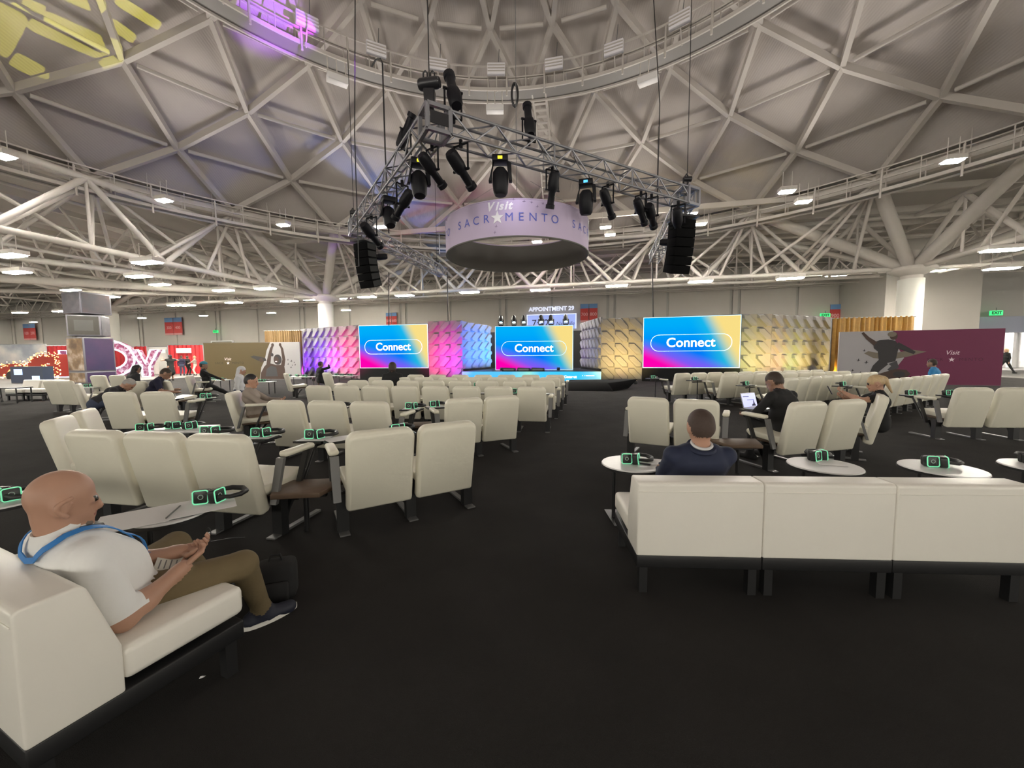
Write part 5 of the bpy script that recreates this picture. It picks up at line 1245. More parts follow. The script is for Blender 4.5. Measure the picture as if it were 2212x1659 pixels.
def person(label, loc, yaw, mats, hp=.47, spine=.50, lean=0.0, hpitch=0.0, hyaw=0.0, armL=None, armR=None, poleL=(-1, -.6, -.5), poleR=(1, -.6, -.5), footL=None, footR=None, kneeL=(0, 1, .6), kneeR=(0, 1, .6),
           sleeve=1.0, res=.016, s=1.0, hair='short', hands=False, skirt=False, belly=1.0, curl=.5, group=None, extra=None, tint=0):
    """mats: skin, shirt, pants, shoes, hair. Local frame: x right, y forward, z up."""
    V = Vector; L = R(lean); sp = V((0, math.sin(L), math.cos(L))); pel = V((0, 0, hp)); nk = pel + sp * spine * s
    fw = V((0, math.cos(L), -math.sin(L)))
    hp_ = R(hpitch); hy = R(hyaw)
    hf = V((-math.sin(hy) * math.cos(hp_), math.cos(hy) * math.cos(hp_), -math.sin(hp_))); hr = hf.cross(V((0, 0, 1))).normalized(); hu = hr.cross(hf)
    hc = nk + (sp * .35 + hu * .65).normalized() * (.165 * s) + hf * (.025 * s)
    rot = [[hr.x, hf.x, hu.x], [hr.y, hf.y, hu.y], [hr.z, hf.z, hu.z]]
    def H(x, y, z): return hc + (hr * x + hf * y + hu * z) * s
    P = []
    P += [('c', pel + V((-.085 * s, 0, -.01)), pel + V((.085 * s, 0, -.01)), .115 * s, .115 * s, 2)]
    bm = pel + sp * (.20 * s) * (spine / .5); cm = pel + sp * (.36 * s) * (spine / .5)
    P += [('c', pel + sp * .07 * s + V((-.055 * s, 0, 0)), pel + sp * .07 * s + V((.055 * s, 0, 0)), .125 * s * belly, .125 * s * belly, 1),
          ('c', bm + V((-.06 * s, 0, 0)) + fw * .015 * belly, bm + V((.06 * s, 0, 0)) + fw * .015 * belly, .125 * s * belly, .125 * s * belly, 1), ('c', cm + V((-.085 * s, 0, 0)), cm + V((.085 * s, 0, 0)), .118 * s, .118 * s, 1)]
    sL, sR = nk - sp * .055 * s + V((-.185 * s, 0, 0)), nk - sp * .055 * s + V((.185 * s, 0, 0))
    P += [('c', sL, sR, .062 * s, .062 * s, 1), ('c', nk - sp * .03 * s + V((-.07 * s, 0, 0)), nk - sp * .03 * s + V((.07 * s, 0, 0)), .07 * s, .07 * s, 1), ('c', nk - sp * .01, hc - hu * .07 * s - hf * .02 * s, .058 * s, .055 * s, 0)]
    P += [('e', H(0, -.012, .018), (.079 * s, .098 * s, .098 * s), rot, 0), ('e', H(0, .028, -.052), (.062 * s, .066 * s, .070 * s), rot, 0), ('c', H(0, .088, .002), H(0, .108, -.03), .010 * s, .014 * s, 0), ('e', H(0, .086, -.098), (.026 * s, .02 * s, .018 * s), rot, 0)]
    for q in (-1, 1): P += [('e', H(q * .081, -.005, -.018), (.012 * s, .024 * s, .036 * s), rot, 0), ('e', H(q * .030, .086, .004), (.011 * s, .009 * s, .006 * s), rot, 5)]
    P += [('e', H(0, .090, -.066), (.024 * s, .010 * s, .007 * s), rot, 6)]
    if hair == 'short': P += [('e', H(0, -.022, .032), (.084 * s, .100 * s, .092 * s), rot, 4), ('e', H(0, -.055, -.02), (.074 * s, .062 * s, .07 * s), rot, 4)]
    if hair == 'buzz': P += [('e', H(0, -.020, .026), (.0815 * s, .0985 * s, .0945 * s), rot, 4), ('e', H(0, -.052, -.02), (.073 * s, .060 * s, .06 * s), rot, 4)]
    if hair == 'long': P += [('e', H(0, -.02, .03), (.092 * s, .108 * s, .098 * s), rot, 4), ('c', H(0, -.06, 0), H(0, -.07, -.2), .085 * s, .05 * s, 4)]
    if hair == 'pony': P += [('e', H(0, -.02, .03), (.088 * s, .106 * s, .094 * s), rot, 4), ('e', H(0, -.115, .03), (.04 * s, .04 * s, .045 * s), rot, 4), ('c', H(0, -.13, .01), H(.0, -.15, -.2), .034 * s, .014 * s, 4)]
    if hair == 'bob': P += [('e', H(0, -.022, .03), (.093 * s, .108 * s, .1 * s), rot, 4), ('e', H(0, -.05, -.05), (.09 * s, .075 * s, .09 * s), rot, 4)]
    HP = []; CUFF = []
    for side, sh, tg, pole in ((-1, sL, armL, poleL), (1, sR, armR, poleR)):
        tg = V(tg) if tg is not None else sh + V((side * .06, .02, -.53 * s)); el = ik(sh, tg, .285 * s, .255 * s, pole); CUFF.append((sh, el)); wr = el + (tg - el).normalized() * .255 * s
        if sleeve >= 1: P += [('c', sh, el, .060 * s, .048 * s, 1), ('c', el, wr, .046 * s, .035 * s, 1)]
        else:
            m = sh.lerp(el, sleeve); P += [('c', sh, m, .064 * s, .064 * s, 1), ('c', m, el, .045 * s, .041 * s, 0), ('c', el, el.lerp(wr, .35), .042 * s, .042 * s, 0), ('c', el.lerp(wr, .35), wr, .042 * s, .027 * s, 0)]
        d = (wr - el).normalized()
        if hands: HP.append((wr, d, side))
        P += [('c', wr - d * .02, wr + d * .02, .026 * s, .024 * s, 0)]
        if not hands:
            P += [('c', wr + d * .02, wr + d * .08 * s, .03 * s, .026 * s, 0), ('c', wr + d * .08 * s, wr + d * .14 * s, .022 * s, .014 * s, 0)]
    for side, ft, pole in ((-1, footL, kneeL), (1, footR, kneeR)):
        hip = pel + V((side * .085 * s, 0, -.02)); ft = V(ft) if ft is not None else V((side * .1, .05, .08)); kn = ik(hip, ft, .43 * s, .41 * s, pole); an = kn + (ft - kn).normalized() * .41 * s
        P += [('c', hip, kn, .088 * s, .066 * s, 2), ('c', kn, an, .064 * s, .046 * s, 2)]
        fd = V((kn.x - hip.x, kn.y - hip.y, 0)); fd = (fd.normalized() if fd.length > .05 else V((0, 1, 0))); fz = max(an.z - .05, .03)
        P += [('c', V((an.x, an.y, fz)) - fd * .05 * s, V((an.x, an.y, fz - .005)) + fd * .14 * s, .045 * s, .036 * s, 3), ('c', an, V((an.x, an.y, fz)) + fd * .03, .044 * s, .042 * s, 3)]
    if skirt: P += [('c', pel + V((0, 0, .0)), pel + V((0, 0, -.36)), .16, .22, 1)]
    if extra: P += extra(H, nk, pel, sp, sL, sR, s)
    Vv, Q, fm = surface_net(P, res, .026 * s)
    off = len(Vv)
    if hands:
        for wr, d, side in HP:
            nr = V((-side * .55, 0, .85)); hpv, hq, hm = surface_net(hand_prims(wr + d * .005, d, nr, side, curl, 0, s), .0042, .006)
            Vv = np.concatenate([Vv, hpv]); Q = np.concatenate([Q, hq + off]); fm = np.concatenate([fm, hm]); off = len(Vv)
    if hands:
        for q in (-1, 1):
            E_ = [('c', H(q * .080, .012, -.03), H(q * .084, .016, .0), .006 * s, .007 * s, 0)]
            arc = [H(q * (.080 + .012 * math.sin(math.pi * k_ / 8)), .014 - .034 * math.sin(math.pi * k_ / 8), -.052 + .072 * k_ / 8) for k_ in range(9)]
            E_ += [('c', arc[k_], arc[k_ + 1], (.0095 if k_ < 2 else .0078) * s, .0078 * s, 0) for k_ in range(8)] + [('e', H(q * .078, -.002, -.018), (.007 * s, .018 * s, .03 * s), rot, 0)]
            hpv, hq, hm = surface_net(E_, .004, .006); Vv = np.concatenate([Vv, hpv]); Q = np.concatenate([Q, hq + off]); fm = np.concatenate([fm, hm]); off = len(Vv)
    me = bpy.data.meshes.new('person'); me.from_pydata([tuple(v) for v in Vv], [], [tuple(int(i) for i in q) for q in Q])
    for m in list(mats) + [M_EYE, M_LIP]: me.materials.append(m)
    me.polygons.foreach_set('material_index', fm.astype(np.int32)); me.polygons.foreach_set('use_smooth', [True] * len(me.polygons)); me.update()
    o = obj('person', me, None, (loc.x, loc.y, 0), (0, 0, yaw)); tag(o, label, 'person', group)
    o_info = dict(H=H, nk=nk, pel=pel, sp=sp, sL=sL, sR=sR, hf=hf, hr=hr, hu=hu, HP=HP, CUFF=CUFF)
    return o, o_info
M_NAVY = mat('navy_suit', (.010, .016, .045), .75, noise=.15, nscale=30); M_BLKC = mat('black_cloth', (.008, .008, .009), .85); M_KHAKI = mat('khaki_cotton', (.155, .115, .058), .85, noise=.12, nscale=14, bump=.2, bscale=20)
M_POLO = mat('white_polo', (.80, .80, .79), .8, noise=.03, nscale=10, bump=.35, bscale=11); M_SHOE = mat('navy_shoe', (.012, .014, .028), .6); M_SOLE = mat('white_sole', (.75, .73, .68), .6)
H_BRN = mat('brown_hair', (.035, .022, .015), .6, noise=.3, nscale=40); H_BUZZ = mat('buzzed_hair', (.060, .038, .030), .7, noise=.2, nscale=60); H_BLD = mat('blonde_hair', (.50, .36, .20), .45, noise=.35, nscale=30); H_GRY = mat('grey_hair', (.36, .34, .32), .6, noise=.2, nscale=40); H_BLK = mat('black_hair', (.012, .010, .010), .5)
M_BEIGE = mat('beige_jacket', (.30, .25, .215), .85); M_NVSH = mat('navy_shirt', (.012, .012, .035), .85); M_DKSH = mat('charcoal_shirt', (.022, .022, .026), .85); M_BLUS = mat('bright_blue_shirt', (.03, .22, .48), .8); M_DENIM = mat('denim', (.05, .065, .11), .8); M_WHSH = mat('white_shirt', (.62, .62, .63), .8)
# --- bald man in the white polo (all points given in the sofa's own frame, then turned into his)
def lm(f, l, z, o=(.38, .40)): return Vector((-(l - o[1]), f - o[0], z))       # x right, y forward
MANP = so(.38, .40, 0)
man, mi = person('bald man in a white polo shirt and khaki trousers slouching on the sofa', MANP, FY, (SKIN, M_POLO, M_KHAKI, M_SHOE, SKIN), hp=.465, spine=.345, lean=-26, hpitch=14, hyaw=-15,
    armR=lm(.54, .20, .53), armL=lm(.60, .33, .56), poleR=(.45, -.5, -1), poleL=(-1, -.3, -.8), footR=lm(.93, .26, .085), footL=lm(.92, .62, .085), kneeR=(.8, .6, 1.0), kneeL=(-.8, .6, 1.0),
    sleeve=.80, res=.0085, s=1.0, hair='none', hands=True, belly=1.14, curl=.55)
I = mi; H = I['H']
def spow(b, name, m, **k): return b.build(name, m, man, **k)
nk, sp, hf = I['nk'], I['sp'], I['hf']
cx = Vector((1, 0, 0)); cy = Vector((0, math.cos(R(-26)), -math.sin(R(-26))))
# clean edges where the shirt ends: cut the body along the neckline and both sleeve hems
bmb = bmesh.new(); bmb.from_mesh(man.data); cuts = [(nk + sp * .030, (sp * .97 - cy * .0).normalized(), nk + sp * .03, .125)]
for sh_, el_ in I['CUFF']:
    ax_ = (el_ - sh_).normalized(); c_ = sh_.lerp(el_, .80) + ax_ * .045; cuts.append((c_, ax_, c_, .085))
for p_, n_, c_, r_ in cuts:
    fs_ = [f for f in bmb.faces if (f.calc_center_median() - c_).length < r_ * 1.4]
    ge = list({v for f in fs_ for v in f.verts}) + list({e for f in fs_ for e in f.edges}) + fs_
    bmesh.ops.bisect_plane(bmb, geom=ge, plane_co=p_, plane_no=n_, dist=.0002)
for f in bmb.faces:
    m_ = f.calc_center_median()
    for p_, n_, c_, r_ in cuts:
        d_ = m_ - c_
        if d_.length < r_ and (d_ - n_ * d_.dot(n_)).length < .088 and abs(d_.dot(n_)) < .06 and f.material_index in (0, 1): f.material_index = 0 if d_.dot(n_) > 0 else 1
bmb.to_mesh(man.data); bmb.free(); man.data.polygons.foreach_set('use_smooth', [True] * len(man.data.polygons))
from mathutils.bvhtree import BVHTree
bvh = BVHTree.FromPolygons([v.co for v in man.data.vertices], [p.vertices[:] for p in man.data.polygons])
def wrap(p, off):
    h, n, i_, d_ = bvh.find_nearest(p); return h + n * off, n
def neck_ring(up, off):
    out = []
    for k in range(28):
        a = 2 * math.pi * k / 28; d = cx * math.cos(a) + cy * math.sin(a); o_ = nk + sp * (up - .008 * math.sin(a)); h = bvh.ray_cast(o_ + d * .2, -d)[0]; q_ = min((h - o_).dot(d), .078) if h else .075; out.append(o_ + d * (q_ + off))
    return out
r0, r1, r2, r3 = neck_ring(.052, .001), neck_ring(.058, .009), neck_ring(.030, .014), neck_ring(.006, .006)
cbm_ = MB(); cbm_.add(r0 + r1 + r2 + r3, [(k * 28 + i_, k * 28 + (i_ + 1) % 28, (k + 1) * 28 + (i_ + 1) % 28, (k + 1) * 28 + i_) for k in range(3) for i_ in range(28)]); cbm_.build('collar', M_POLO, man, smooth=True)
M_LAN = mat('blue_lanyard', (.03, .20, .55), .6)
def chest(x, t, out): p = nk - sp * t; return p + cx * x + cy * out
ctrl = [chest(-.02, .30, .17), chest(-.06, .2, .16), chest(-.085, .1, .13), chest(-.10, .03, .07), nk + cx * -.095 - cy * .02 + sp * .0, nk + cx * -.06 - cy * .085 + sp * .0, nk - cy * .105 + sp * .0, nk + cx * .06 - cy * .085 + sp * .0, nk + cx * .095 - cy * .02 + sp * .0, chest(.10, .03, .07), chest(.085, .1, .13), chest(.05, .2, .16), chest(.0, .30, .17)]
fine = []
for a_, b_ in zip(ctrl[:-1], ctrl[1:]): fine += [a_.lerp(b_, t / 4) for t in range(4)]
fine.append(ctrl[-1]); vs = []
for i_ in range(len(fine)):
    t_ = (fine[min(i_ + 1, len(fine) - 1)] - fine[max(i_ - 1, 0)]).normalized(); h, n = wrap(fine[i_], .005); sd_ = t_.cross(n).normalized()
    vs += [wrap(h + sd_ * .011, .017)[0], wrap(h - sd_ * .011, .017)[0], wrap(h + sd_ * .011, .013)[0], wrap(h - sd_ * .011, .013)[0]]
bl = MB(); bl.add(vs, [f for i_ in range(len(fine) - 1) for f in ((4 * i_, 4 * i_ + 1, 4 * i_ + 5, 4 * i_ + 4), (4 * i_ + 2, 4 * i_ + 6, 4 * i_ + 7, 4 * i_ + 3), (4 * i_, 4 * i_ + 4, 4 * i_ + 6, 4 * i_ + 2), (4 * i_ + 1, 4 * i_ + 3, 4 * i_ + 7, 4 * i_ + 5))]); bl.build('lanyard', M_LAN, man, smooth=True)
M_BADGE = mat('badge_card', (.72, .71, .64), .5); M_BADGEP = mat('badge_print', (.42, .42, .22), .6); M_BADGET = mat('badge_text', (.2, .2, .2), .6)
bd = obj('name_badge', None, man, lm(.56, .33, .535), (R(-18), R(18), R(-38)))
MB().box(-.075, .075, -.05, .05, -.0015, .0015).build('card', M_BADGE, bd, bevel=.001); MB().box(-.073, -.02, -.048, .048, .0016, .002).build('print_band', M_BADGEP, bd)
for k in range(4): MB().box(.0, .055, -.035 + k * .02, -.03 + k * .02, .0016, .002).build('print_line', M_BADGET, bd)
MB().ball(H(0, .075, -.100), .038, .03, .035).build('beard', mat('grey_beard', (.17, .14, .12), .8, noise=.3, nscale=60), man, smooth=True)
M_STRAP = mat('black_strap', (.008, .008, .009), .6)
spow(MB().path([wrap(p_, .006)[0] for p_ in (H(-.07, .06, -.10), H(-.05, .10, -.12), H(0, .12, -.13), H(.05, .10, -.12), H(.07, .06, -.10))], [.005, .012, .015, .012, .005], 8), 'chin_strap', M_STRAP, smooth=True)
for (f, l) in ((.93, .26), (.92, .62)):
    p = lm(f, l, 0); d = Vector((.30 if l < .4 else -.25, 1, 0)).normalized();
    sl = [p - d * .10 + Vector((0, 0, .012)), p - d * .04 + Vector((0, 0, .012)), p + d * .06 + Vector((0, 0, .012)), p + d * .15 + Vector((0, 0, .016)), p + d * .185 + Vector((0, 0, .026))]
    b = MB(); n = 14; vs = []
    side = Vector((d.y, -d.x, 0)); outl = []
    for k in range(20):
        a = 2 * math.pi * k / 20; outl.append(p + d * (.042 + .145 * math.cos(a)) + side * (.05 * math.sin(a)))
    b.add([q + Vector((0, 0, .001)) for q in outl] + [q + Vector((0, 0, .024)) for q in outl], [tuple(range(19, -1, -1)), tuple(range(20, 40))] + [(k, (k + 1) % 20, 20 + (k + 1) % 20, 20 + k) for k in range(20)]); b.build('shoe_sole', M_SOLE, man, smooth=True)
gl = thing('eyeglasses', 'folded dark eyeglasses held in the hands of the bald man', 'eyeglasses', MANP + Vector((0, 0, 0)), FY)
gp = lm(.70, .26, .575)
MB().path([gp, gp + Vector((.05, .06, .0)), gp + Vector((.09, .11, -.01))], .003, 6).build('temple', M_BLACKP, gl); MB().path([gp + Vector((.016 * math.cos(2 * math.pi * k / 14) - .01, .0, .05 + .022 * math.sin(2 * math.pi * k / 14))) for k in range(14)], .002, 5, True).build('rim', M_BLACKP, gl); MB().path([gp, gp + Vector((-.01, 0, .028))], .002, 5).build('hinge', M_BLACKP, gl)
# --- man in the navy jacket on the right-hand sofa
MN = at_y(1499, 1000, 2.93); nav, I2 = person('man with buzzed hair in a navy suit jacket, seen from behind', MN, R(-6), (SKIN, M_NAVY, M_NAVY, M_BLKC, H_BUZZ), hp=.45, spine=.37, lean=-20, hpitch=6, hyaw=6, armL=(-.16, .34, .5), armR=(.16, .34, .5), poleL=(-.35, -.3, -1), poleR=(.35, -.3, -1), footL=(-.12, .55, .08), footR=(.12, .55, .08), res=.0095, s=1.02, hair='buzz', belly=1.1)
nk2, sp2 = I2['nk'], I2['sp']; cy2 = Vector((0, math.cos(R(-20)), -math.sin(R(-20))))
MB().path([nk2 + Vector((1, 0, 0)) * (.066 * math.cos(2 * math.pi * k / 24)) + cy2 * (.068 * math.sin(2 * math.pi * k / 24)) + sp2 * .042 for k in range(24)], .011, 6, True).build('shirt_collar', M_WHSH, nav, smooth=True)
MB().path([nk2 + Vector((1, 0, 0)) * (.085 * math.cos(2 * math.pi * k / 24)) + cy2 * (.088 * math.sin(2 * math.pi * k / 24)) + sp2 * .018 for k in range(24)], .018, 6, True).build('jacket_collar', M_NAVY, nav, smooth=True)
# --- man in black with a laptop
def seated(u, v, y, yaw, label, mats, hz=None, **k):
    """place a seated figure so that the head lands on the pixel at depth y"""
    h = at_y(u, v, y); s = k.get('s', 1.0); lean = k.get('lean', 0.0); spine = k.get('spine', .5)
    back = math.sin(R(lean)) * spine * s + .04; yy = R(yaw); f = Vector((-math.sin(yy), math.cos(yy), 0)); base = h - f * back
    hp = h.z - spine * s * math.cos(R(lean)) - .16 * s
    k.setdefault('hp', max(hp, .44)); 
    return person(label, Vector((base.x, base.y, 0)), yy, mats, **k)
seated(1681, 829, 5.35, 20, 'man in black bending over a laptop', (SKIN_D, M_BLKC, M_BLKC, M_BLKC, H_BRN), s=1.04, lean=16, hpitch=32, hyaw=8, spine=.52, armL=(-.26, .45, .62), armR=(.06, .45, .62), footL=(-.22, .4, .08), footR=(.1, .4, .08), res=.012, hair='short', belly=1.2, hands=True)
lpp = at_y(1622, 882, 5.72)
lt = thing('laptop', 'open laptop with a bright screen in front of the man in black', 'laptop', lpp, R(25))
MB().box(-.16, .16, -.22, 0, 0, .016).build('keyboard_base', M_STEEL, lt, bevel=.004)
m_ls = mat('laptop_display', (.6, .62, .95), .4, emit=.9, ecol=(.52, .55, .95)); sc_ = obj('lid', MB().box(-.16, .16, 0, .01, 0, .22).mesh('lid', M_STEEL), lt, (0, 0, .014), (R(-16), 0, 0))
MB().box(-.15, .15, -.003, -.001, .012, .208).build('display', m_ls, sc_); MB().box(-.13, .0, -.005, -.003, .16, .17).build('text_line', M_PROJD, sc_); MB().box(-.05, .08, -.005, -.003, .11, .116).build('text_line', M_PROJD, sc_); MB().prism([(.03, .02), (.12, .02), (.1, .06), (.09, .12), (.07, .05), (.05, .05)], -.005, -.003).build('chart', M_PROJD, sc_)
ltt = thing('laptop_tray', 'black tablet board under the laptop', 'tablet', (lpp.x, lpp.y, 0), R(25)); MB().box(-.2, .2, -.26, .05, lpp.z - .022, lpp.z - .002).build('board', M_BLACKP, ltt); bar('post', (-.15, -.1, 0), (-.15, -.1, lpp.z - .02), .03, M_BLACK, ltt); MB().box(-.25, -.05, -.2, 0, 0, .012).build('base', M_BLACK, ltt)
# --- blonde woman with a phone
wm, I4 = seated(1893, 833, 5.72, 58, 'blonde woman in a black top looking at her phone', (SKIN, M_BLKC, M_BLKC, M_BLKC, H_BLD), s=.95, lean=2, hpitch=18, hyaw=8, spine=.48, armL=(-.10, .42, .88), armR=(.12, .40, .80), footL=(-.1, .45, .08), footR=(.12, .42, .08), res=.011, hair='pony', sleeve=.45, hands=True)
wml = Matrix.Rotation(R(58), 3, 'Z'); ph = Vector(wm.location) + wml @ Vector((-.08, .60, .92)); po = thing('smartphone', 'dark smartphone held by the blonde woman', 'phone', ph, R(58)); MB().box(-.035, .035, -.006, .004, -.07, .07).build('body', M_BLACKP, po, (0, 0, 0), (R(-25), 0, 0), bevel=.003); MB().box(-.031, .031, -.008, -.006, -.062, .062).build('display', mat('phone_display', (.3, .25, .3), .3, emit=.25, ecol=(.5, .35, .45)), po, (0, 0, 0), (R(-25), 0, 0))
# --- others
seated(2014, 787, 12.2, 30, 'person in a bright blue shirt sitting in front of the magenta banner', (SKIN_D, M_BLUS, M_DENIM, M_BLKC, H_BRN), lean=8, hpitch=12, res=.02, belly=1.25, s=1.05)
seated(543, 824, 6.86, -72, 'young man in a beige jacket sitting sideways in his chair', (SKIN, M_BEIGE, M_BROWN, M_BLKC, H_BLK), lean=-9, hpitch=16, s=.98, armL=(-.1, .36, .72), armR=(.14, .38, .66), footL=(-.12, .5, .08), footR=(.12, .5, .08), res=.012, hands=True)
seated(349, 803, 10.0, -58, 'man in a navy shirt leaning over his knees', (SKIN_D, M_NVSH, M_DENIM, M_BLKC, H_BRN), lean=28, hpitch=42, s=1.1, sleeve=.7, armL=(-.1, .55, .66), armR=(.2, .55, .62), footL=(-.15, .45, .08), footR=(.15, .45, .08), res=.018)
seated(263, 822, 9.2, -62, 'grey-haired man in a dark shirt bending far forward', (SKIN, M_DKSH, M_DENIM, M_BLKC, H_GRY), lean=52, hpitch=58, s=1.1, armL=(-.1, .6, .5), armR=(.2, .6, .5), footL=(-.15, .4, .08), footR=(.15, .4, .08), res=.018)
seated(293, 803, 13.5, -20, 'person in a dark hood sitting below the JOY letters', (SKIN_D, M_DKSH, M_DENIM, M_BLKC, H_BLK), lean=18, hpitch=25, s=1.1, res=.024, hair='long')
pc, Ic = seated(441, 789, 13.2, -60, 'person in dark clothes with a teal cap lounging by the gold banner', (SKIN_D, M_BLKC, M_BLKC, M_BLKC, H_BLK), lean=-12, hpitch=8, s=1.0, armR=(.2, .5, .7), footL=(-.1, .75, .08), footR=(.12, .8, .08), res=.02)
Hc = Ic['H']; MB().ball(Hc(0, -.01, .07), .095, .11, .07).build('cap', mat('teal_cap', (.05, .26, .36), .7), pc, smooth=True)
pw, Iw = seated(521, 809, 12.0, -70, 'person in a white hood half hidden behind the beige jacket', (SKIN, M_WHSH, M_DENIM, M_BLKC, M_WHSH), lean=6, hpitch=20, s=1.0, res=.022, hair='long')
seated(693, 787, 17.0, -40, 'man in silhouette raising a hand before the violet wall', (SKIN_D, M_BLKC, M_BLKC, M_BLKC, H_BRN), lean=2, hpitch=6, s=1.05, armR=(.15, .32, 1.1), res=.024, hair='buzz')
seated(848, 797, 11.0, 4, 'dark-haired woman in black sitting in the front rows before the screen', (SKIN_D, M_BLKC, M_BLKC, M_BLKC, H_BRN), lean=4, hpitch=10, s=1.12, res=.018, hair='bob', belly=1.15)
def stand(u, v, label, mats, yaw=0, **k):
    p = at_z(u, v, 0); k.setdefault('footL', (-.1, -.02, .08)); k.setdefault('footR', (.1, .06, .08)); return person(label, p, R(yaw), mats, hp=.90 * k.get('s', 1), res=.026, **k)
stand(371, 822, 'woman in a black dress standing with her arms raised', (SKIN_D, M_BLKC, SKIN_D, M_BLKC, H_BLK), 60, hair='long', skirt=True, armL=(-.35, .15, 1.45), armR=(.3, .25, 1.4), sleeve=.3, s=1.0)
stand(394, 811, 'man in navy shirt and jeans standing at the red booth', (SKIN, M_NVSH, M_DENIM, M_BLKC, H_BRN), 20, s=.98)
stand(407, 810.5, 'person in dark clothes standing between two visitors at the red booth', (SKIN, M_BLKC, M_BLKC, M_BLKC, H_BRN), -10, s=.96)
stand(423, 810.5, 'woman in cream trousers holding a tray at the red booth', (SKIN, M_BEIGE, mat('cream_trousers', (.6, .56, .48), .8), M_BLKC, H_BLD), 120, s=.96, armL=(-.1, .4, 1.0), armR=(.1, .4, 1.0), hair='bob')
stand(246, 812, 'person in a white shirt inside the O of the light letters', (SKIN, M_WHSH, M_WHSH, M_BLKC, H_BRN), -30, s=.98, hair='bob')
stand(2170, 808.5, 'woman in black walking past the lit entrance', (SKIN, M_BLKC, M_BLKC, M_BLKC, H_BLD), 78, s=.96, hair='long', footL=(-.08, -.42, .12), footR=(.08, .38, .08), armR=(.2, .35, .95))
# ================================================================== EXHIBITS ON THE LEFT
def flat_pt(u, v, y): return at_y(u, v, y)
YJ = 31.0; KX = YJ / F_PX
def jx(u): return at_y(u, 790, YJ).x
def jz(v, u=250): return at_y(u, v, YJ).z
m_led = bpy.data.materials.new('mottled_led'); m_led.use_nodes = True; nt = m_led.node_tree; b = nt.nodes['Principled BSDF']
tc = nt.nodes.new('ShaderNodeTexCoord'); vo = nt.nodes.new('ShaderNodeTexVoronoi'); vo.inputs['Scale'].default_value = 6; cr = nt.nodes.new('ShaderNodeValToRGB')
nt.links.new(tc.outputs['Object'], vo.inputs['Vector']); nt.links.new(vo.outputs['Color'], cr.inputs[0])
e = cr.color_ramp.elements; e[0].color = (.22, .04, .16, 1); e[0].position = .42; e[1].color = (.85, .85, 1, 1); e[1].position = .8
nt.links.new(cr.outputs[0], b.inputs['Emission Color']); b.inputs['Base Color'].default_value = (.12, .015, .02, 1); b.inputs['Emission Strength'].default_value = .8 * KE
M_LEDE = mat('letter_edge', (.8, .85, 1), .4, emit=1.1, ecol=(.72, .80, 1.0))
def light_letter(name, label, outer, holes, x0):
    o = thing(name, label, 'light letter', (x0, YJ, 0), 0, 'big light-up letters')
    for q in outer:
        MB().prism([(x - x0, z) for x, z in q], 0, .35).build('face', m_led, o)
    for q in outer + holes:
        MB().path([(x - x0, -.02, z) for x, z in q], .07, 6, True).build('edge_light', M_LEDE, o)
    return o
z0 = 0.0; zt = jz(757, 140)
light_letter('light_letter', 'glowing letter J of the word JOY, left of the tower', [[(jx(131), .45), (jx(149), .45), (jx(149), zt), (jx(131), zt)], [(jx(115), .0), (jx(149), .0), (jx(149), .45), (jx(131), .45), (jx(115), .3)]], [], jx(138))
oc = jx(237); rx, rz, sw = 55 * KX, (jz(736) - 0) / 2, 17 * KX; zc = rz
og = [(oc + rx * math.cos(2 * math.pi * k / 40), zc + rz * math.sin(2 * math.pi * k / 40)) for k in range(40)]; ig = [(oc + (rx - sw) * math.cos(2 * math.pi * k / 40), zc + (rz - sw) * math.sin(2 * math.pi * k / 40)) for k in range(40)]
o = thing('light_letter', 'glowing letter O of the word JOY, partly behind the tower', 'light letter', (oc, YJ, 0), 0, 'big light-up letters')
bm_ = MB(); vs = [(x - oc, 0, z) for x, z in og] + [(x - oc, 0, z) for x, z in ig] + [(x - oc, .35, z) for x, z in og] + [(x - oc, .35, z) for x, z in ig]
bm_.add(vs, [f for k in range(40) for f in ((k, (k + 1) % 40, 40 + (k + 1) % 40, 40 + k), (80 + k, 120 + k, 120 + (k + 1) % 40, 80 + (k + 1) % 40), (k, 80 + k, 80 + (k + 1) % 40, (k + 1) % 40), (40 + k, 40 + (k + 1) % 40, 120 + (k + 1) % 40, 120 + k))]).build('face', m_led, o)
for q in (og, ig): MB().path([(x - oc, -.02, z) for x, z in q], .07, 6, True).build('edge_light', M_LEDE, o)
yq = [(jx(284), zt), (jx(301), zt), (jx(315), jz(785, 315)), (jx(328), zt), (jx(345), zt), (jx(323), jz(792, 315)), (jx(323), 0), (jx(307), 0), (jx(307), jz(792, 315))]
light_letter('light_letter', 'glowing letter Y of the word JOY', [yq], [], jx(315))
# truck of lights
YT = 30.0
def tx(u): return at_y(u, 790, YT).x
def tz(v): return max(0.05, at_y(60, v, YT).z)
tr = thing('light_truck', 'red toy truck outlined in warm string lights', 'truck', (tx(70), YT, 0)); X0 = tx(70)
M_TRK = mat('truck_red', (.22, .015, .01), .6, emit=.10, ecol=(.9, .10, .03)); M_BULB = mat('warm_bulb', (1, .75, .4), .4, emit=1.6, ecol=(1.0, .42, .10)); M_BULBW = mat('warm_white_bulb', (1, .9, .7), .4, emit=1.4, ecol=(1.0, .8, .55))
hood = [(tx(-8) - X0, tz(812)), (tx(-8) - X0, tz(793)), (tx(15) - X0, tz(786)), (tx(58) - X0, tz(784)), (tx(58) - X0, tz(812))]
cabp = [(tx(58) - X0, tz(812)), (tx(58) - X0, tz(784)), (tx(80) - X0, tz(768)), (tx(90) - X0, tz(765)), (tx(126) - X0, tz(766)), (tx(128) - X0, tz(814)), (tx(113) - X0, tz(814)), (tx(113) - X0, tz(791)), (tx(88) - X0, tz(791)), (tx(88) - X0, tz(812))]
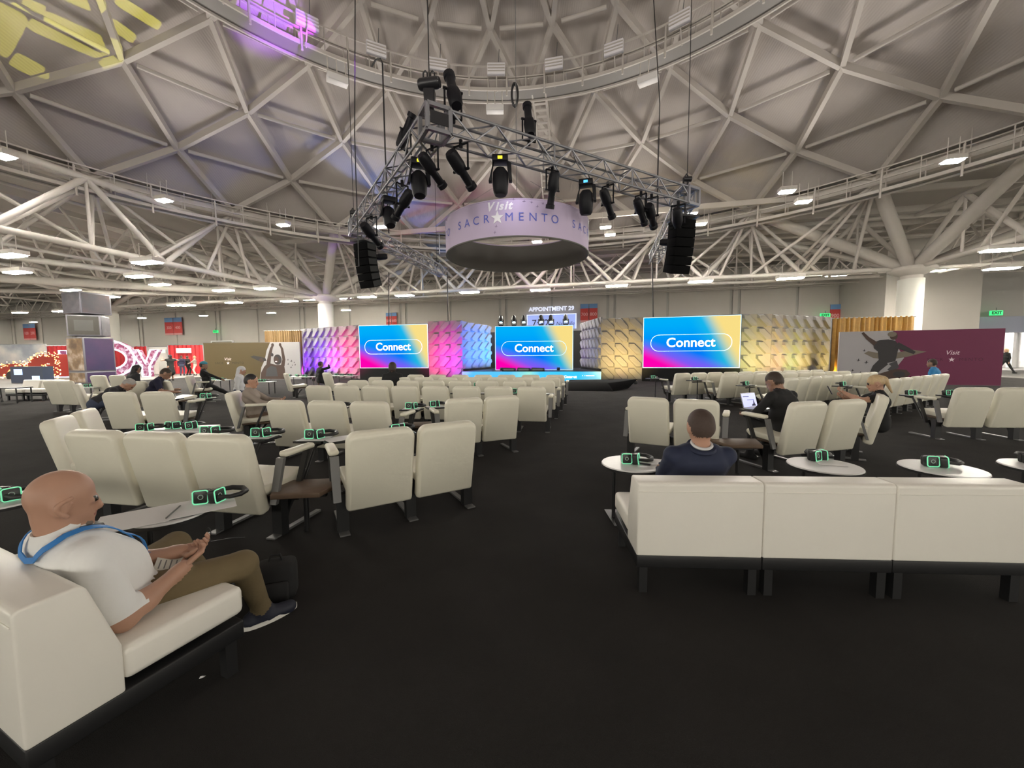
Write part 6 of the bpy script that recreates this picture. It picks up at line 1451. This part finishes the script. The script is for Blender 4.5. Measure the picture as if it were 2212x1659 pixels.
MB().prism(hood, 0, .8).build('hood', M_TRK, tr); MB().prism(cabp, 0, .8).build('cab', M_TRK, tr)
MB().box(tx(88) - X0, tx(113) - X0, .1, .2, tz(791), tz(770)).build('window', mat('truck_window_red', (.5, .03, .03), .4, emit=.35, ecol=(.9, .05, .05)), tr)
wc = (tx(33) - X0, tz(812)); wr_ = 15 * YT / F_PX
MB().path([(wc[0] + wr_ * math.cos(math.pi * k / 14), -.05, wc[1] + wr_ * math.sin(math.pi * k / 14)) for k in range(15)], .09, 6).build('wheel_arch', M_BULB, tr)
MB().lathe([(.001, 0), (wr_ * .75, 0), (wr_ * .75, .3), (.001, .3)], 20).build('wheel', M_BLACK, tr, (wc[0], 0, wc[1]), (R(90), 0, 0))
def bulbs(poly, n, m, name):
    b = MB(); L = [(Vector((poly[i][0], 0, poly[i][1])), Vector((poly[(i + 1) % len(poly)][0], 0, poly[(i + 1) % len(poly)][1]))) for i in range(len(poly))]
    tot = sum((q - p).length for p, q in L)
    for p, q in L:
        for j in range(max(1, int(n * (q - p).length / tot))):
            c = p.lerp(q, random.random()) + Vector((random.uniform(-.18, .18), -.06, random.uniform(-.18, .18))); b.ball(c, .042, n=5, m=3)
    o = b.build(name, m, tr); o['kind'] = 'stuff'; return o
bulbs(hood, 70, M_BULB, 'string_lights'); bulbs(cabp, 110, M_BULB, 'string_lights'); bulbs(cabp, 70, M_BULBW, 'string_lights'); bulbs(hood, 40, M_BULBW, 'string_lights')
# tower of printed boxes
def print_mat(name, c1, c2, c3, sc, seed):
    m = bpy.data.materials.new(name); m.use_nodes = True; nt = m.node_tree; b = nt.nodes['Principled BSDF']; tc = nt.nodes.new('ShaderNodeTexCoord'); n = nt.nodes.new('ShaderNodeTexNoise'); n.inputs['Scale'].default_value = sc; n.inputs['Detail'].default_value = 5
    mp = nt.nodes.new('ShaderNodeMapping'); mp.inputs['Location'].default_value = (seed, seed * 1.7, 0); nt.links.new(tc.outputs['Object'], mp.inputs[0]); nt.links.new(mp.outputs[0], n.inputs['Vector'])
    cr = nt.nodes.new('ShaderNodeValToRGB'); e = cr.color_ramp.elements; e[0].color = c1 + (1,); e[0].position = .35; e[1].color = c3 + (1,); e[1].position = .7; x = e.new(.52); x.color = c2 + (1,)
    nt.links.new(n.outputs['Fac'], cr.inputs[0]); nt.links.new(cr.outputs[0], b.inputs['Base Color']); b.inputs['Roughness'].default_value = .5; return m
M_FRM = mat('tower_frame', (.13, .125, .145), .4, metal=.4)
P_DK = print_mat('print_dark_rust', (.012, .010, .018), (.03, .016, .022), (.12, .05, .035), .9, 1.0); P_OL = mat('print_olive_dark', (.022, .019, .013), .5); P_OLG = mat('print_olive_grey', (.04, .038, .036), .5)
P_GR = print_mat('print_violet_grey', (.03, .03, .04), (.055, .05, .06), (.09, .08, .10), 1.5, 4.0); P_PU = print_mat('print_purple', (.014, .008, .045), (.032, .010, .05), (.16, .03, .06), .55, 2.3); P_TN = print_mat('print_tan_photo', (.06, .035, .02), (.15, .09, .045), (.36, .31, .27), 1.6, 7.0)
base = at_z(168, 829, 0)
tw = thing('display_tower', 'tall tower of three stacked boxes with printed sides', 'display', (base.x, base.y + .9, 0))
ZS = [at_y(180, v, base.y).z for v in (803, 728, 725, 679, 676, 629)]
def pbox(z0, z1, s, yaw, ml, mr, extra=None):
    h = s / 2; a = R(yaw); g = obj('printed_box', MB().box(-h, h, -h, h, z0, z1).mesh('printed_box', M_FRM, bevel=.02), tw, (0, 0, 0), (0, 0, a))
    MB().box(-h + .07, h - .07, -h - .012, -h, z0 + .07, z1 - .07).build('print_panel', ml, g); MB().box(-h - .012, -h, -h + .07, h - .07, z0 + .07, z1 - .07).build('print_panel', ml, g); MB().box(h, h + .012, -h + .07, h - .07, z0 + .07, z1 - .07).build('print_panel', mr, g)
    return g
pbox(0, ZS[0], 1.48, -15, P_TN, P_PU); pbox(ZS[0], ZS[1], 1.48, -15, P_TN, P_PU); g = pbox(ZS[2], ZS[3], 1.45, 30, P_OL, P_GR); MB().box(-.4, .4, -.725 - .02, -.725 - .012, ZS[2] + .3, ZS[3] - .3).build('print_patch', P_OLG, g); pbox(ZS[4], ZS[5], 1.48, -13, P_GR, P_DK)
# booths along the far wall
M_REDC = mat('red_curtain', (.42, .015, .02), .7, noise=.15, nscale=3); M_BWALL = mat('booth_white', (.62, .60, .57), .7); M_BGREY = print_mat('booth_photo', (.22, .24, .28), (.36, .36, .38), (.5, .47, .44), .7, 3.0)
def booth(u0, u1, v0, y, label, m, curtain=True):
    p, q = at_y(u0, 800, y), at_y(u1, 800, y); L = q.x - p.x; h = at_y((u0 + u1) / 2, v0, y).z; o = thing('exhibit_booth', label, 'booth', (p.x, y, 0), 0, 'exhibit booths by the far wall')
    if curtain:
        n = max(12, int(L / .07)); pts = [(L * i / n, .06 * math.sin(i * 1.15)) for i in range(n + 1)]
        MB().add([(x, yy, 0) for x, yy in pts] + [(x, yy, h) for x, yy in pts] + [(x, yy + .03, h) for x, yy in pts], [(i, i + 1, n + 2 + i, n + 1 + i) for i in range(n)] + [(n + 1 + i, n + 2 + i, 2 * n + 3 + i, 2 * n + 2 + i) for i in range(n)]).build('curtain', m, o, smooth=True)
    else: MB().box(0, L, 0, .08, 0, h).build('wall_board', m, o)
    bar('rail', (0, 0, h), (L, 0, h), .06, M_STEEL, o)
    for x in (0, L): bar('pole', (x, 0, 0), (x, 0, h), .06, M_STEEL, o)
    return o, L, h
o, L, h = booth(366, 442, 745, 36, 'red curtained booth where visitors stand', M_REDC); MB().box(L * .28, L * .7, -.2, -.15, h - .75, h - .3).build('header_sign', M_BWALL, o)
o, L, h = booth(322, 365, 749, 36.5, 'white booth behind the letter Y', M_BWALL, False); MB().box(L * .4, L * .95, -.1, -.02, h - .6, h - .25).build('header_sign', M_WHITE, o); MB().box(L * .1, L * .9, -1.2, -.8, 0, 1.0).build('counter', M_BWALL, o)
booth(292, 321, 748, 36.2, 'narrow red booth curtain between the letters O and Y', M_REDC)
booth(196, 291, 749, 36.4, 'red booth curtain seen through the letter O', M_REDC)
booth(105, 160, 747, 36.4, 'red booth curtain beside the letter J', M_REDC)
booth(-60, 104, 744, 37, 'grey photo booth wall behind the red truck', M_BGREY, False)
ct = at_z(72, 826, 0); o = thing('info_counter', 'dark blue counter with two bright displays before the truck', 'counter', (ct.x, ct.y, 0), 0)
MB().box(-1.0, 1.0, -.3, .3, 0, 1.0).build('body', mat('counter_navy', (.02, .03, .06), .4), o); M_CD = mat('counter_display', (.4, .6, .9), .4, emit=.8, ecol=(.45, .62, .9))
MB().box(-.75, -.25, -.33, -.3, .5, .85).build('display', M_CD, o); MB().box(.35, .8, -.33, -.3, .12, .42).build('display', M_CD, o)
# odds and ends on the carpet
p = at_z(600, 1292, 0); bp_ = thing('backpack', 'small black bag on the carpet behind the knee of the bald man', 'bag', p, R(20)); bp_.scale = (.8, .8, .9)
MB().box(-.14, .14, -.09, .09, 0, .27).build('body', mat('black_nylon', (.010, .010, .011), .8), bp_, bevel=.05, seg=3); MB().box(-.10, .10, -.125, -.085, .02, .16).build('pocket', MATS['black_nylon'], bp_, bevel=.02)
MB().path([(-.05, 0, .26), (-.03, 0, .31), (.03, 0, .31), (.05, 0, .26)], .008, 6).build('handle', MATS['black_nylon'], bp_)
p = at_z(437, 1464, 0); o = thing('paper_scrap', 'tiny white paper scrap on the black carpet', 'scrap', p, R(30)); MB().add([(-.012, -.004, .002), (.010, -.006, .004), (.013, .005, .002), (-.008, .006, .007), (0, 0, .010)], [(0, 1, 4), (1, 2, 4), (2, 3, 4), (3, 0, 4), (3, 2, 1, 0)]).build('scrap', M_PAPER, o)
# small glowing things need not be sampled as light sources
for m in bpy.data.materials:
    if m.name in ('green_led', 'warm_bulb', 'warm_white_bulb', 'letter_edge', 'mottled_led', 'led_outline', 'led_white', 'status_yellow', 'status_blue', 'lens_glow', 'exit_green', 'phone_display', 'laptop_display', 'counter_display', 'truck_red', 'truck_window_red', 'projection_white', 'projection_blue', 'beam_lens_blue') or m.name.startswith('uplight_lens'):
        m.cycles.emission_sampling = 'NONE'
